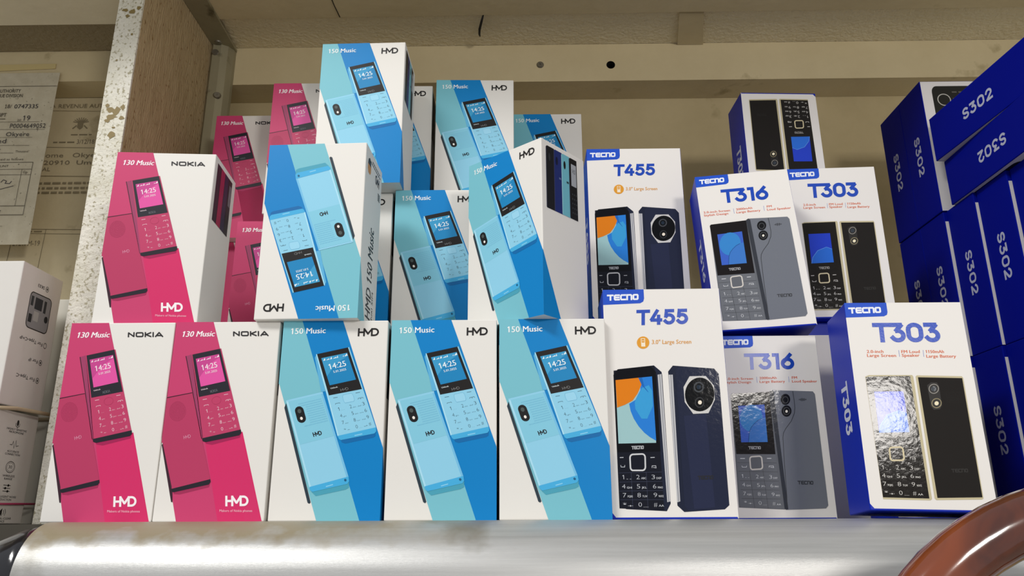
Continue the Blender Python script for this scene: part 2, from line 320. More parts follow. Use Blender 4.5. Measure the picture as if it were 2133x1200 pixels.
# measured outlines of the printed artwork, as fractions of each box front
ART = {"hmd":{"teal":[[-0.0478,1.0033],[0.1765,1.0027],[0.8214,-0.006],[0.439,-0.0064],[0.0054,0.6697],[-0.0412,0.6699]],"blue":[[0.1765,1.0027],[0.565,1.003],[1.0062,0.3391],[1.0527,0.339],[1.032,-0.0059],[0.8214,-0.006]],"front":[[0.3302,0.822],[0.6397,0.8585],[0.9285,0.4464],[0.5798,0.405]],"fside":[[0.3214,0.8049],[0.3354,0.822],[0.4403,0.6353],[0.4402,0.6306],[0.4025,0.628]],"fcap":[[0.5798,0.4068],[0.9286,0.4482],[0.9327,0.4284],[0.9171,0.4177],[0.6128,0.3861],[0.5962,0.3906]],"fshadow":[[0.6128,0.3861],[0.9171,0.4177],[0.9274,0.4239],[0.9264,0.4042],[0.906,0.3971],[0.6542,0.3691],[0.6209,0.3754]],"bside":[[0.0707,0.5489],[0.0841,0.5719],[0.3747,0.0871],[0.3631,0.0811],[0.3467,0.0863]],"back":[[0.0806,0.5857],[0.4162,0.628],[0.7021,0.2079],[0.3539,0.156]],"bcap":[[0.3539,0.1603],[0.7022,0.2096],[0.7096,0.1862],[0.6944,0.174],[0.3834,0.137],[0.3637,0.1448]],"bshadow":[[0.3752,0.137],[0.6977,0.1758],[0.7096,0.1844],[0.7086,0.1559],[0.6803,0.1473],[0.4162,0.1172]],"title":[[0.0785,0.9293],[0.4062,0.934]],"titlet":[[0.0781,0.9604],[0.4066,0.9631]],"logo":[[0.7144,0.9157],[0.9141,0.9164]],"logot":[[0.7158,0.9582],[0.9162,0.9598]]},"nok":{"pink":[[-0.0789,1.0025],[0.3557,1.0024],[0.9889,-0.011],[0.221,-0.0091],[0.0175,0.376],[-0.0393,0.3897]],"hot":[[0.3962,0.3879],[0.7352,0.4313],[0.9889,-0.011],[0.5926,-0.01]],"front":[[0.1818,0.8255],[0.457,0.858],[0.7168,0.4404],[0.3743,0.3969]],"fside":[[0.1301,0.8183],[0.1814,0.8274],[0.2869,0.6046],[0.3776,0.3969],[0.3704,0.3915],[0.329,0.4692]],"fline":[[0.1267,0.8183],[0.1331,0.8202],[0.3676,0.3969],[0.3626,0.397]],"fcap":[[0.3687,0.3996],[0.7181,0.4422],[0.7265,0.4241],[0.7084,0.4134],[0.4061,0.3806],[0.3784,0.3852]],"fshadow":[[0.4061,0.3806],[0.7084,0.4134],[0.721,0.4179],[0.7171,0.4026],[0.4671,0.3679],[0.4075,0.3735]],"back":[[-0.0046,0.6033],[0.2307,0.6298],[0.4848,0.199],[0.1447,0.1548]],"backl":[[-0.067,0.5074],[-0.0029,0.6033],[0.148,0.1547],[0.0098,0.3805],[-0.0393,0.3897]],"bline":[[-0.0052,0.606],[0.2305,0.6307],[0.2313,0.627],[-0.0042,0.6014]],"bside":[[0.0045,0.3671],[0.0165,0.3805],[0.1538,0.1434],[0.1656,0.0914],[0.1521,0.0932]],"bcap":[[0.1381,0.1548],[0.4845,0.2008],[0.4905,0.1876],[0.4765,0.1755],[0.1647,0.139],[0.1472,0.1434]],"bshadow":[[0.1647,0.139],[0.4765,0.1755],[0.4879,0.1841],[0.4791,0.1624],[0.2198,0.1285],[0.1665,0.1312]],"title":[[0.0697,0.9206],[0.377,0.9224]],"titlet":[[0.0631,0.9504],[0.3712,0.9512]],"logo":[[0.5582,0.9222],[0.8975,0.9219]],"logot":[[0.5531,0.9491],[0.8928,0.9497]],"hmd":[[0.645,0.0711],[0.8538,0.0722]],"hmdt":[[0.6352,0.1211],[0.845,0.1205]],"tag":[[0.5978,0.0455],[0.8914,0.0446]],"tagt":[[0.5956,0.0566],[0.8894,0.0558]]},"t455":{"tag":[[-0.0081,1.012],[0.3523,1.0094],[0.3448,0.9426],[0.3296,0.9349],[-0.0147,0.9312]],"logo":[[0.0371,0.9485],[0.3046,0.9507]],"logot":[[0.0396,0.977],[0.3076,0.9782]],"title":[[0.2739,0.8326],[0.7124,0.8359]],"titlet":[[0.2816,0.904],[0.7225,0.9052]],"dot":[[0.3234,0.7533],[0.3761,0.753],[0.3203,0.725]],"feat":[[0.3964,0.7463],[0.7255,0.7466]],"featt":[[0.3987,0.7652],[0.7282,0.7645]],"front":[[0.062,0.6099],[0.0994,0.6346],[0.4023,0.6503],[0.4629,0.6208],[0.4668,0.6053],[0.4721,0.0639],[0.4382,0.0332],[0.1182,0.0423],[0.065,0.0663]],"glass":[[0.0648,0.6285],[0.4079,0.6478],[0.4176,0.036],[0.0652,0.0456]],"bezel":[[0.0631,0.6099],[0.1006,0.634],[0.3728,0.6479],[0.4163,0.621],[0.415,0.2781],[0.0657,0.2755]],"strip":[[0.4287,0.6086],[0.4617,0.6115],[0.471,0.0723],[0.4452,0.0695]],"stripl":[[0.4428,0.6091],[0.4475,0.6097],[0.4599,0.0718],[0.4554,0.0712]],"screen":[[0.0774,0.5863],[0.3813,0.6013],[0.3844,0.3144],[0.0794,0.3124]],"orange":[[0.0774,0.5863],[0.2969,0.5973],[0.2883,0.5628],[0.2541,0.5261],[0.2103,0.4957],[0.1449,0.4777],[0.0801,0.4657]],"globe":[[0.2675,0.5955],[0.3813,0.6013],[0.3855,0.3232],[0.3362,0.3386],[0.2928,0.3576],[0.2501,0.3844],[0.2136,0.4173],[0.1906,0.4504],[0.1812,0.4825],[0.2338,0.4987],[0.279,0.5413],[0.2847,0.572]],"globe2":[[0.2675,0.5955],[0.2969,0.5973],[0.3132,0.5565],[0.3473,0.5307],[0.3363,0.535],[0.293,0.5627]],"globe3":[[0.2916,0.5505],[0.3511,0.5626],[0.376,0.538],[0.3749,0.4711],[0.3226,0.4171],[0.2767,0.4172],[0.2296,0.4593],[0.227,0.4896]],"logo2":[[0.1827,0.2871],[0.2816,0.2887]],"logo2t":[[0.1842,0.3017],[0.2833,0.3034]],"nav":[[0.1669,0.2661],[0.2895,0.2683],[0.2861,0.2],[0.1667,0.1989]],"sk1":[[0.0853,0.255],[0.1148,0.2556],[0.1145,0.2527],[0.085,0.2521]],"sk2":[[0.3319,0.2543],[0.3658,0.2549],[0.3655,0.252],[0.3316,0.2514]],"ck1":[[0.0996,0.2162],[0.1188,0.2162]],"ck2":[[0.3494,0.2127],[0.3686,0.2127]],"keys0":[[0.1055,0.1724],[0.2235,0.1725],[0.3457,0.1725]],"keys1":[[0.1062,0.1342],[0.2238,0.1343],[0.3523,0.1343]],"keys2":[[0.1094,0.0985],[0.2254,0.0986],[0.3546,0.0987]],"keys3":[[0.1078,0.0602],[0.2301,0.0603],[0.3521,0.0605]],"div0":[[0.1704,0.1914],[0.1708,0.0457]],"div1":[[0.2919,0.1914],[0.2903,0.0436]],"div2":[[0.0712,0.1902],[0.4177,0.1925]],"div3":[[0.071,0.1524],[0.4173,0.1542]],"div4":[[0.0708,0.1154],[0.4169,0.1168]],"div5":[[0.0719,0.0804],[0.4166,0.0796]],"back":[[0.5179,0.6225],[0.5598,0.6485],[0.9005,0.6335],[0.9348,0.6099],[0.9335,0.0561],[0.8955,0.0394],[0.5755,0.0295],[0.5241,0.0556]],"bface":[[0.5801,0.6266],[0.606,0.6452],[0.8945,0.6323],[0.9322,0.6086],[0.9314,0.0567],[0.8935,0.0405],[0.6093,0.0351],[0.5811,0.0529]],"bsheen":[[0.6216,0.4285],[0.8049,0.4341],[0.8201,0.0476],[0.6543,0.0418]],"bstrip":[[0.5195,0.6082],[0.5544,0.6081],[0.5485,0.0724],[0.5236,0.0685]],"bstripl":[[0.5358,0.6082],[0.5404,0.6082],[0.5373,0.0713],[0.5328,0.0707]],"oct":[[0.6925,0.6002],[0.8258,0.601],[0.888,0.5578],[0.886,0.497],[0.8251,0.4388],[0.7003,0.4361],[0.638,0.4874],[0.6359,0.5525]],"disc":[[0.7647,0.5204],[0.8852,0.52],[0.7533,0.4467]],"lens":[[0.7616,0.5521],[0.7984,0.552],[0.7585,0.532]],"flash":[[0.7616,0.4852],[0.7776,0.4852],[0.7602,0.4762]],"lens2":[[0.7581,0.4853],[0.7925,0.4852],[0.7549,0.4642]],"blogo":[[0.7,0.16],[0.8225,0.1618]],"blogot":[[0.7025,0.176],[0.8251,0.1771]]},"t316":{"tag":[[-0.0057,1.0192],[0.3586,1.0084],[0.3546,0.9426],[0.3414,0.9336],[-0.0258,0.9201]],"logo":[[0.0433,0.9473],[0.3102,0.949]],"logot":[[0.0466,0.9787],[0.3141,0.9803]],"title":[[0.2495,0.8061],[0.7525,0.8066]],"titlet":[[0.2545,0.8986],[0.7584,0.9009]],"f0":[[0.0411,0.7487],[0.3225,0.7492]],"f0t":[[0.0408,0.7619],[0.3224,0.7624]],"f1":[[0.04,0.7284],[0.2992,0.7296]],"f1t":[[0.0396,0.7416],[0.2992,0.7427]],"f2":[[0.3885,0.7515],[0.5584,0.753]],"f2t":[[0.3885,0.7647],[0.5586,0.7661]],"f3":[[0.3868,0.7313],[0.6387,0.7326]],"f3t":[[0.3868,0.7444],[0.6389,0.7457]],"f4":[[0.7121,0.7528],[0.7634,0.7535]],"f4t":[[0.7124,0.766],[0.7638,0.7666]],"f5":[[0.71,0.7327],[0.9586,0.732]],"f5t":[[0.7103,0.7458],[0.9591,0.7451]],"s0":[[0.3606,0.7654],[0.3621,0.7319]],"s1":[[0.6798,0.7659],[0.6807,0.7335]],"front":[[0.0861,0.6668],[0.4724,0.6807],[0.5107,0.0506],[0.0716,0.0622]],"bezel":[[0.085,0.6618],[0.098,0.6715],[0.4724,0.6807],[0.4709,0.3399],[0.0904,0.342]],"keypad":[[0.0904,0.342],[0.4709,0.3399],[0.4718,0.0541],[0.0967,0.0617],[0.0834,0.0684]],"screen":[[0.1497,0.6033],[0.4107,0.6105],[0.4069,0.4055],[0.1485,0.4049]],"orb":[[0.2686,0.5362],[0.3799,0.5334],[0.2515,0.4624]],"arc":[[0.4089,0.5395],[0.4069,0.4055],[0.22,0.4051],[0.2348,0.456],[0.2562,0.4827],[0.2885,0.5033],[0.3281,0.5219],[0.369,0.5327]],"logo2":[[0.2143,0.3669],[0.334,0.3669]],"logo2t":[[0.215,0.3831],[0.3348,0.3832]],"nav":[[0.2171,0.3267],[0.3329,0.3307],[0.3331,0.2626],[0.2162,0.2577]],"sk1":[[0.1249,0.3203],[0.1703,0.3202],[0.1694,0.3164],[0.1241,0.3165]],"sk2":[[0.3846,0.32],[0.4268,0.32],[0.4258,0.3162],[0.3837,0.3162]],"ck1":[[0.1478,0.2743],[0.1748,0.2737]],"ck2":[[0.409,0.2722],[0.4358,0.2716]],"keys0":[[0.1308,0.2257],[0.2741,0.2226],[0.4021,0.2198]],"keys1":[[0.1356,0.1808],[0.2769,0.1778],[0.4059,0.175]],"keys2":[[0.137,0.1344],[0.2763,0.1315],[0.4093,0.1287]],"keys3":[[0.1384,0.0883],[0.2771,0.0855],[0.4097,0.0827]],"div0":[[0.2043,0.2579],[0.222,0.0592]],"div1":[[0.3335,0.2579],[0.35,0.0566]],"div2":[[0.0924,0.2963],[0.21,0.2956]],"div3":[[0.3423,0.2945],[0.4728,0.2934]],"div4":[[0.0974,0.2509],[0.4745,0.2463]],"div5":[[0.1015,0.202],[0.4742,0.1977]],"div6":[[0.103,0.1555],[0.4743,0.1513]],"div7":[[0.1045,0.1093],[0.4745,0.1052]],"back":[[0.4727,0.6817],[0.4949,0.6901],[0.9045,0.6813],[0.922,0.6669],[0.9245,0.0712],[0.8997,0.0563],[0.5192,0.0495],[0.506,0.0552]],"bedge":[[0.4727,0.6817],[0.4949,0.6901],[0.516,0.6816],[0.5406,0.0527],[0.5192,0.0495],[0.506,0.0552]],"lensa":[[0.6238,0.6378],[0.6711,0.6366],[0.616,0.6072]],"lensb":[[0.6227,0.5735],[0.6713,0.5722],[0.6146,0.5422]],"lensa2":[[0.623,0.6348],[0.6505,0.6341],[0.6185,0.6171]],"lensb2":[[0.6227,0.5735],[0.6531,0.5727],[0.6177,0.5539]],"flash":[[0.6222,0.5715],[0.6343,0.5712],[0.6202,0.5637]],"curve":[[0.7047,0.6826],[0.7091,0.6406],[0.7084,0.591],[0.6976,0.5617],[0.6589,0.5186],[0.5947,0.4764],[0.5689,0.4528],[0.5598,0.4288],[0.5484,0.2955],[0.5395,0.1278],[0.5323,0.0547]],"spk":[[0.794,0.6364],[0.8397,0.6352],[0.7879,0.6137]],"blogo":[[0.6571,0.1807],[0.805,0.1794]],"blogot":[[0.6591,0.1992],[0.8074,0.1988]]},"t303":{"tag":[[-0.0115,1.0231],[0.3637,1.0184],[0.3524,0.938],[0.3363,0.929],[-0.0352,0.9262]],"logo":[[0.0321,0.9438],[0.3093,0.9467]],"logot":[[0.0333,0.9757],[0.3102,0.9796]],"title":[[0.2114,0.7949],[0.7784,0.7952]],"titlet":[[0.2155,0.8949],[0.7827,0.8946]],"f0":[[0.1403,0.7415],[0.2793,0.7422]],"f0t":[[0.141,0.7562],[0.2802,0.7568]],"f1":[[0.1384,0.722],[0.3803,0.7218]],"f1t":[[0.139,0.7366],[0.3814,0.7364]],"f2":[[0.4304,0.7408],[0.5832,0.7413]],"f2t":[[0.4316,0.7554],[0.5847,0.7559]],"f3":[[0.4297,0.7223],[0.5773,0.723]],"f3t":[[0.4309,0.7369],[0.5787,0.7375]],"f4":[[0.6338,0.7409],[0.7843,0.7414]],"f4t":[[0.6354,0.7554],[0.7861,0.756]],"f5":[[0.633,0.7186],[0.8786,0.7183]],"f5t":[[0.6345,0.7331],[0.8806,0.7328]],"s0":[[0.4102,0.7556],[0.4101,0.7225]],"s1":[[0.6141,0.7556],[0.6131,0.7226]],"rim":[[0.0986,0.6235],[0.13,0.6308],[0.4912,0.6318],[0.4985,0.6242],[0.4978,0.0543],[0.4839,0.0486],[0.1125,0.0504]],"front":[[0.1008,0.6197],[0.1282,0.6242],[0.4735,0.6272],[0.4776,0.0567],[0.1134,0.0586]],"screen":[[0.1563,0.5497],[0.3985,0.5518],[0.3982,0.3578],[0.152,0.3536]],"arc":[[0.152,0.3536],[0.1727,0.3927],[0.2363,0.4373],[0.3382,0.4594],[0.3974,0.4455],[0.3982,0.3578]],"logo2":[[0.2285,0.3145],[0.3444,0.3158]],"logo2t":[[0.2269,0.3303],[0.3431,0.3316]],"nav":[[0.2166,0.2849],[0.3249,0.288],[0.3247,0.2276],[0.2127,0.2245]],"sk1":[[0.1298,0.2756],[0.1658,0.2763],[0.1648,0.2729],[0.1288,0.2721]],"sk2":[[0.3682,0.2774],[0.4072,0.2781],[0.406,0.2747],[0.3671,0.2739]],"ck1":[[0.1497,0.2366],[0.1745,0.2366]],"ck2":[[0.3844,0.236],[0.409,0.2359]],"keys0":[[0.142,0.1939],[0.2604,0.1936],[0.3708,0.1934]],"keys1":[[0.1419,0.1567],[0.2583,0.1565],[0.3682,0.1563]],"keys2":[[0.1401,0.119],[0.2574,0.1188],[0.3683,0.1187]],"keys3":[[0.1439,0.08],[0.2591,0.0799],[0.3679,0.0798]],"brim":[[0.5178,0.624],[0.5296,0.6305],[0.8987,0.6267],[0.908,0.6172],[0.9004,0.0613],[0.8866,0.0564],[0.5323,0.0502],[0.5196,0.0567]],"bface":[[0.5363,0.621],[0.8984,0.6173],[0.8934,0.0662],[0.5417,0.06]],"cambar":[[0.6008,0.5821],[0.6375,0.5958],[0.6855,0.5955],[0.6983,0.5767],[0.6952,0.4846],[0.6731,0.4666],[0.6249,0.4641],[0.6052,0.4806]],"lensa":[[0.6511,0.5649],[0.6894,0.5647],[0.6436,0.5427]],"lensa2":[[0.6511,0.5649],[0.6735,0.5648],[0.6467,0.552]],"lensb":[[0.6547,0.4958],[0.6926,0.4956],[0.6472,0.474]],"flash":[[0.6544,0.4949],[0.6718,0.4948],[0.6509,0.4849]],"spk":[[0.8044,0.5251],[0.8645,0.5247],[0.7946,0.4977]],"blogo":[[0.6861,0.1741],[0.8157,0.1763]],"blogot":[[0.6876,0.1909],[0.8175,0.1931]]}}
# ---------------------------------------------------------------- the printed boxes
DIG = [('1', '...'), ('2', 'abc'), ('3', 'def'), ('4', 'ghi'), ('5', 'jkl'), ('6', 'mno'), ('7', 'pqrs'), ('8', 'tuv'), ('9', 'wxyz'), ('*', '+'), ('0', '_'), ('#', 'aA')]
def slim_phone_front(A, q, ink, K, logo, lit, faint, bez, scr, scr2):
    """screen and keypad of the tilted candy-bar phone, in the phone's own coordinates"""
    SC, KP = A
    SC.qpoly(q, [(.03, 0), (.965, 0), (.97, .525), (.055, .515)], bez, 0)
    SC.qpoly(q, [(.12, .06), (.89, .062), (.895, .40), (.15, .40)], scr, 1)
    SC.qpoly(q, [(.14, .29), (.5, .16), (.892, .10), (.89, .062), (.12, .06)], scr2, 2)
    for i, (a, b) in enumerate([(.16, .22), (.25, .34), (.36, .42), (.45, .55), (.56, .60), (.74, .77), (.79, .88)]):
        SC.qpoly(q, [(a, .095), (b, .082 if i % 2 else .068), (b, .096), (a, .098)], lit, 3)
    SC.qtext(q, '14:25', .27, .76, .15, .215, lit, 3, .01)
    SC.qtext(q, '5.01.2025', .35, .72, .240, .266, lit, 3, .01)
    SC.qtext(q, 'Unlock', .15, .35, .430, .446, lit, 3, .01)
    bl, br, tl = q(.40, .5), q(.62, .5), q(.40, .468)
    SC.stroke(logo, bl, br, tl, q(.62, .468), .15, faint, 3)
    KP.qpoly(q, [(.15, .553), (.27, .555), (.27, .560), (.15, .558)], ink, 0); KP.qpoly(q, [(.77, .553), (.89, .555), (.89, .560), (.77, .558)], ink, 0)
    KP.line([q(.16, .636), q(.17, .626), (q(.28, .626)), q(.29, .636)], .00022, ink, 0)
    KP.line([q(.78, .634), q(.80, .622), q(.91, .622), q(.93, .634)], .00022, ink, 0); KP.line([q(.84, .632), q(.87, .632)], .0003, ink, 0)
    for k, (d, sub) in enumerate(DIG):
        r, c = divmod(k, 3); y = .675 + r * .081
        if c < 2:
            x = (.19, .50)[c]
            KP.qtext(q, d, x + .01, x + (.040 if d == '1' else .065), y + (.012 if d == '*' else .002), y + .042, ink, 0, -.014)
            KP.qtext(q, sub, x + .09, x + .17, y + .030, y + .042, ink, 0, -.01)
        else:
            KP.qtext(q, d, .855, .915, y + .002, y + .042, ink, 0, -.014); KP.qtext(q, sub, .72, .82, y + .030, y + .042, ink, 0, -.01)
def make_blue_box():
    W, D, H = .0668, .048, .1226; K = ART['hmd']; FR, RT, LF = faces_of(W, D, H); root = empty('phone_box')
    a = Art(W, H, FR); a.poly(K['teal'], PR('79bfcd')); a.poly(K['blue'], PR('0080c6'))
    b = Art(D, H, RT); b.poly([(0, 0), (.36, 0), (0, .355)], PR('0080c6'))
    c = Art(D, H, LF); c.poly([(1, 1), (1, .69), (.62, 1)], PR('79bfcd'))
    carton(root, W, D, H, WHITE(), [a, b, c])
    cy = PR('90cfe9'); cy2 = PR('84c9e0'); side = PR('5fb2dc'); cap = PR('45aee0')
    ph = Art(W, H, FR, 3); q = Quad(K['front'])
    ph.poly(K['fshadow'], PR('0a69aa'), 0); ph.poly(K['fside'], side, 1); ph.poly(K['front'], cy, 1); ph.poly(K['fcap'], cap, 2.5)
    ph.qpoly(q, [(.0, 0), (.04, 0), (.04, 1), (.0, 1)], PR('a9def2'), 2)
    ph.poly([q(a, t) for a, t in rr(.40, .545, .69, .645, .04)], PR('9bd5ee'), 2); ph.line([q(a, t) for a, t in rr(.40, .545, .69, .645, .04)], .00015, PR('6fb9da'), 3, True)
    ph.qpoly(q, [(.42, 1.03), (.62, 1.03), (.62, 1.04), (.42, 1.04)], PR('8fd2f0'), 3)
    po = ph.obj('printed_phone', root)
    sc, kp = Art(W, H, FR, 5), Art(W, H, FR, 5)
    slim_phone_front((sc, kp), q, PR('3d5663'), K, 'h', PR('e9f4f8'), PR('777777'), PR('1c1919'), PR('1a84bd'), PR('3a9bcb'))
    sc.obj('printed_screen', po); kp.obj('printed_keypad', po)
    bk = Art(W, H, FR, 4); q = Quad(K['back'])
    bk.poly(K['bside'], PR('2c3b46'), 0); bk.poly(K['bshadow'], PR('4aa1b8'), 0); bk.poly(K['back'], cy, 1); bk.qpoly(q, [(.06, .02), (.97, .02), (.97, .52), (.06, .52)], cy2, 2)
    bk.qpoly(q, [(0, 0.01), (.05, .02), (.05, 1), (0, 1)], PR('a9def2'), 2.4); bk.qpoly(q, [(.95, .02), (1, .02), (1, 1), (.95, 1)], PR('74bfe6'), 2.4); bk.poly(K['bcap'], cap, 3)
    dk = PR('62a9cc')
    for i in range(19):
        for j in range(11):
            x = .30 + i * .033; y = .07 + j * .026
            if x > .46 or (j < 2) or j > 9: bk.qpoly(q, [(x, y), (x + .012, y), (x + .012, y + .01), (x, y + .01)], dk, 3)
    bk.stroke('h', q(.44, .475), q(.67, .475), q(.44, .425), q(.67, .425), .2, PR('20262a'), 3)
    bk.qpoly(q, [(.4, 1.03), (.58, 1.03), (.58, 1.04), (.4, 1.04)], PR('8fd2f0'), 4); bk.ell((q(.9, 1.025), q(.93, 1.025), q(.9, 1.04)), PR('1b5f86'), 4)
    bo = bk.obj('printed_phone', root)
    cm = Art(W, H, FR, 8)
    cm.poly([q(a, t) for a, t in [(.27 + .115 * math.cos(R(x)), .15 - .05 * math.sin(R(x))) for x in range(0, 181, 15)] + [(.27 + .115 * math.cos(R(x)), .24 - .05 * math.sin(R(x))) for x in range(180, 361, 15)]], PR('17181a'), 0)
    cm.ell((q(.27, .155), q(.32, .155), q(.27, .18)), PR('4c5553'), 1, 14); cm.ell((q(.27, .24), q(.305, .24), q(.27, .258)), PR('f6efe6'), 1, 14)
    cm.obj('printed_camera', bo)
    t = Art(W, H, FR, 4); t.text('150 Music', *K['title'], *K['titlet'], PR('f2f6f6'), 0, .014); t.obj('title_lettering', root)
    t = Art(W, H, FR, 4); t.stroke('h', *K['logo'], *K['logot'], .2, PR('1f1d1d')); t.obj('logo', root)
    # right side: four phones in a row
    s = Art(D, H, RT, 3)
    P4 = [('14161c', .11), ('1b2a6b', .285), ('6fb6c6', .46), ('101114', .635)]
    for i, (col, x) in enumerate(P4):
        s.poly([(x + .175, .97 - .0 * i), (x + .175, .60), (x, .60), (x, .965), (x + .02, .97)], PR(col), i)
        s.poly([(x - .012, .96), (x, .965), (x, .60), (x - .012, .605)], PR('3c3f55' if i != 2 else 'a9dbe6'), i)
    for x, m in ((.17, '2a2d33'), (.34, '0e1434'), (.52, '15181b')): s.ell(((x, .905), (x + .025, .905), (x, .93)), PR(m), 5)
    s.stroke('h', (.56, .80), (.61, .80), (.56, .813), (.61, .813), .22, PR('20262a'), 5); s.stroke('h', (.385, .80), (.43, .80), (.385, .813), (.43, .813), .2, PR('6c7aa8'), 5)
    s.poly([(.67, .935), (.79, .935), (.79, .80), (.67, .80)], PR('a3a7ad'), 5); s.text('14:25', (.69, .88), (.77, .88), (.69, .905), (.77, .905), PR('3a3d42'), 6)
    for r in range(5):
        for c in range(3): s.poly([(.68 + c * .045, .755 - r * .028), (.70 + c * .045, .755 - r * .028), (.70 + c * .045, .745 - r * .028), (.68 + c * .045, .745 - r * .028)], PR('3b3d42'), 5)
    s.obj('printed_phone_row', root)
    # left side: product name running along the box
    s = Art(D, H, LF, 3); ink = PR('2b2b2b')
    s.text('HMD 150 Music', (.35, .95), (.35, .43), (.62, .95), (.62, .43), ink, 0, .006); s.obj('side_title', root); s = Art(D, H, LF, 3)
    s.text('dual SIM', (.22, .95), (.22, .78), (.30, .95), (.30, .78), ink, 0, .0)
    s.obj('side_note', root); s = Art(D, H, LF, 3); s.stroke('h', (.17, .085), (.42, .085), (.17, .14), (.42, .14), .18, ink); s.obj('side_logo', root); s = Art(D, H, LF, 3)
    for x0, x1, y in ((.15, .58, .045), (.12, .75, .063)):
        while x0 < x1:
            w = .03 + .05 * ((x0 * 37) % 1); s.poly([(x0, y), (x0 + w, y), (x0 + w, y + .007), (x0, y + .007)], ink); x0 += w + .015
    for i in range(4): s.poly([(.10, .17 + i * .012), (.22, .17 + i * .012), (.22, .177 + i * .012), (.10, .177 + i * .012)], ink)
    s.obj('side_lettering', root)
    s = Art(D, H, LF, 3); s.poly([(.88, .13), (.84, .15), (.74, .15), (.70, .13), (.70, .10), (.88, .10)], PR('c98a3d')); s.poly([(.88, .10), (.70, .10), (.72, .07), (.79, .055), (.86, .07)], PR('262420')); s.obj('printed_seal', root)
    return root
def make_pink_box():
    W, D, H = .0668, .048, .1226; K = ART['nok']; FR, RT, LF = faces_of(W, D, H); root = empty('phone_box')
    a = Art(W, H, FR); a.poly(K['pink'], PR('c8416f')); a.poly(K['hot'], PR('d62a66'))
    c = Art(D, H, LF); c.poly([(0, 1), (1, 1), (1, .40), (0, .55)], PR('c8416f'))
    carton(root, W, D, H, WHITE(), [a, c])
    body = PR('bf4068'); bd = PR('b83c63'); line = PR('3a1c2b'); capm = PR('25232c')
    ph = Art(W, H, FR, 3); q = Quad(K['front'])
    ph.poly(K['fshadow'], PR('a62256')); ph.poly(K['fside'], PR('a04067'), 1); ph.poly(K['fline'], line, 2); ph.poly(K['front'], body, 1); ph.poly(K['fcap'], capm, 3)
    ph.ring((q(.53, .60), q(.66, .60), q(.53, .645)), .00012, PR('ad3359'), 3)
    po = ph.obj('printed_phone', root)
    sc, kp = Art(W, H, FR, 5), Art(W, H, FR, 5)
    slim_phone_front((sc, kp), q, PR('f0d3dc'), K, 'NOKIA', PR('f6dfe8'), PR('5c5f66'), PR('27262f'), PR('e255a3'), PR('c84790'))
    sc.obj('printed_screen', po); kp.obj('printed_keypad', po)
    bk = Art(W, H, FR, 3); q = Quad(K['back'])
    bk.poly(K['backl'], bd, 1); bk.poly(K['bside'], PR('3c2430'), 0); bk.poly(K['bshadow'], PR('a22f58'), 0); bk.poly(K['back'], bd, 2); bk.poly(K['bline'], line, 3); bk.poly(K['bcap'], capm, 3)
    dk = PR('8a2346')
    for r in range(1, 9):
        n = r * 7
        for i in range(n):
            a = 2 * math.pi * i / n; x, y = q(.36 + .036 * r * math.cos(a), .175 + .0134 * r * math.sin(a))
            bk.poly([(x - .0024, y), (x, y + .0014), (x + .0024, y), (x, y - .0014)], dk, 4)
    bk.stroke('h', q(.46, .50), q(.68, .50), q(.46, .462), q(.68, .462), .13, PR('d58ba6'), 3)
    bk.obj('printed_phone', root)
    t = Art(W, H, FR, 4); t.text('130 Music', *K['title'], *K['titlet'], PR('f7ecef'), 0, .026, .05); t.obj('title_lettering', root)
    t = Art(W, H, FR, 4); t.stroke('NOKIA', *K['logo'], *K['logot'], .25, PR('2b2a2c')); t.obj('logo', root)
    t = Art(W, H, FR, 4); t.stroke('h', *K['hmd'], *K['hmdt'], .21, PR('f7f0f2')); t.text('Makers of Nokia phones', *K['tag'], *K['tagt'], PR('f0bfd0'), 0, .0); t.obj('maker_logo', root)
    s = Art(D, H, RT, 3)
    for i, (col, x) in enumerate([('2a1526', .11), ('a01246', .29), ('241a3c', .47), ('17151b', .645)]):
        s.poly([(x + .18, .965), (x + .18, .62), (x, .62), (x, .965)], PR(col), i)
    s.poly([(.70, .93), (.80, .93), (.80, .80), (.70, .80)], PR('6f6f76'), 5)
    s.obj('printed_phone_row', root)
    return root

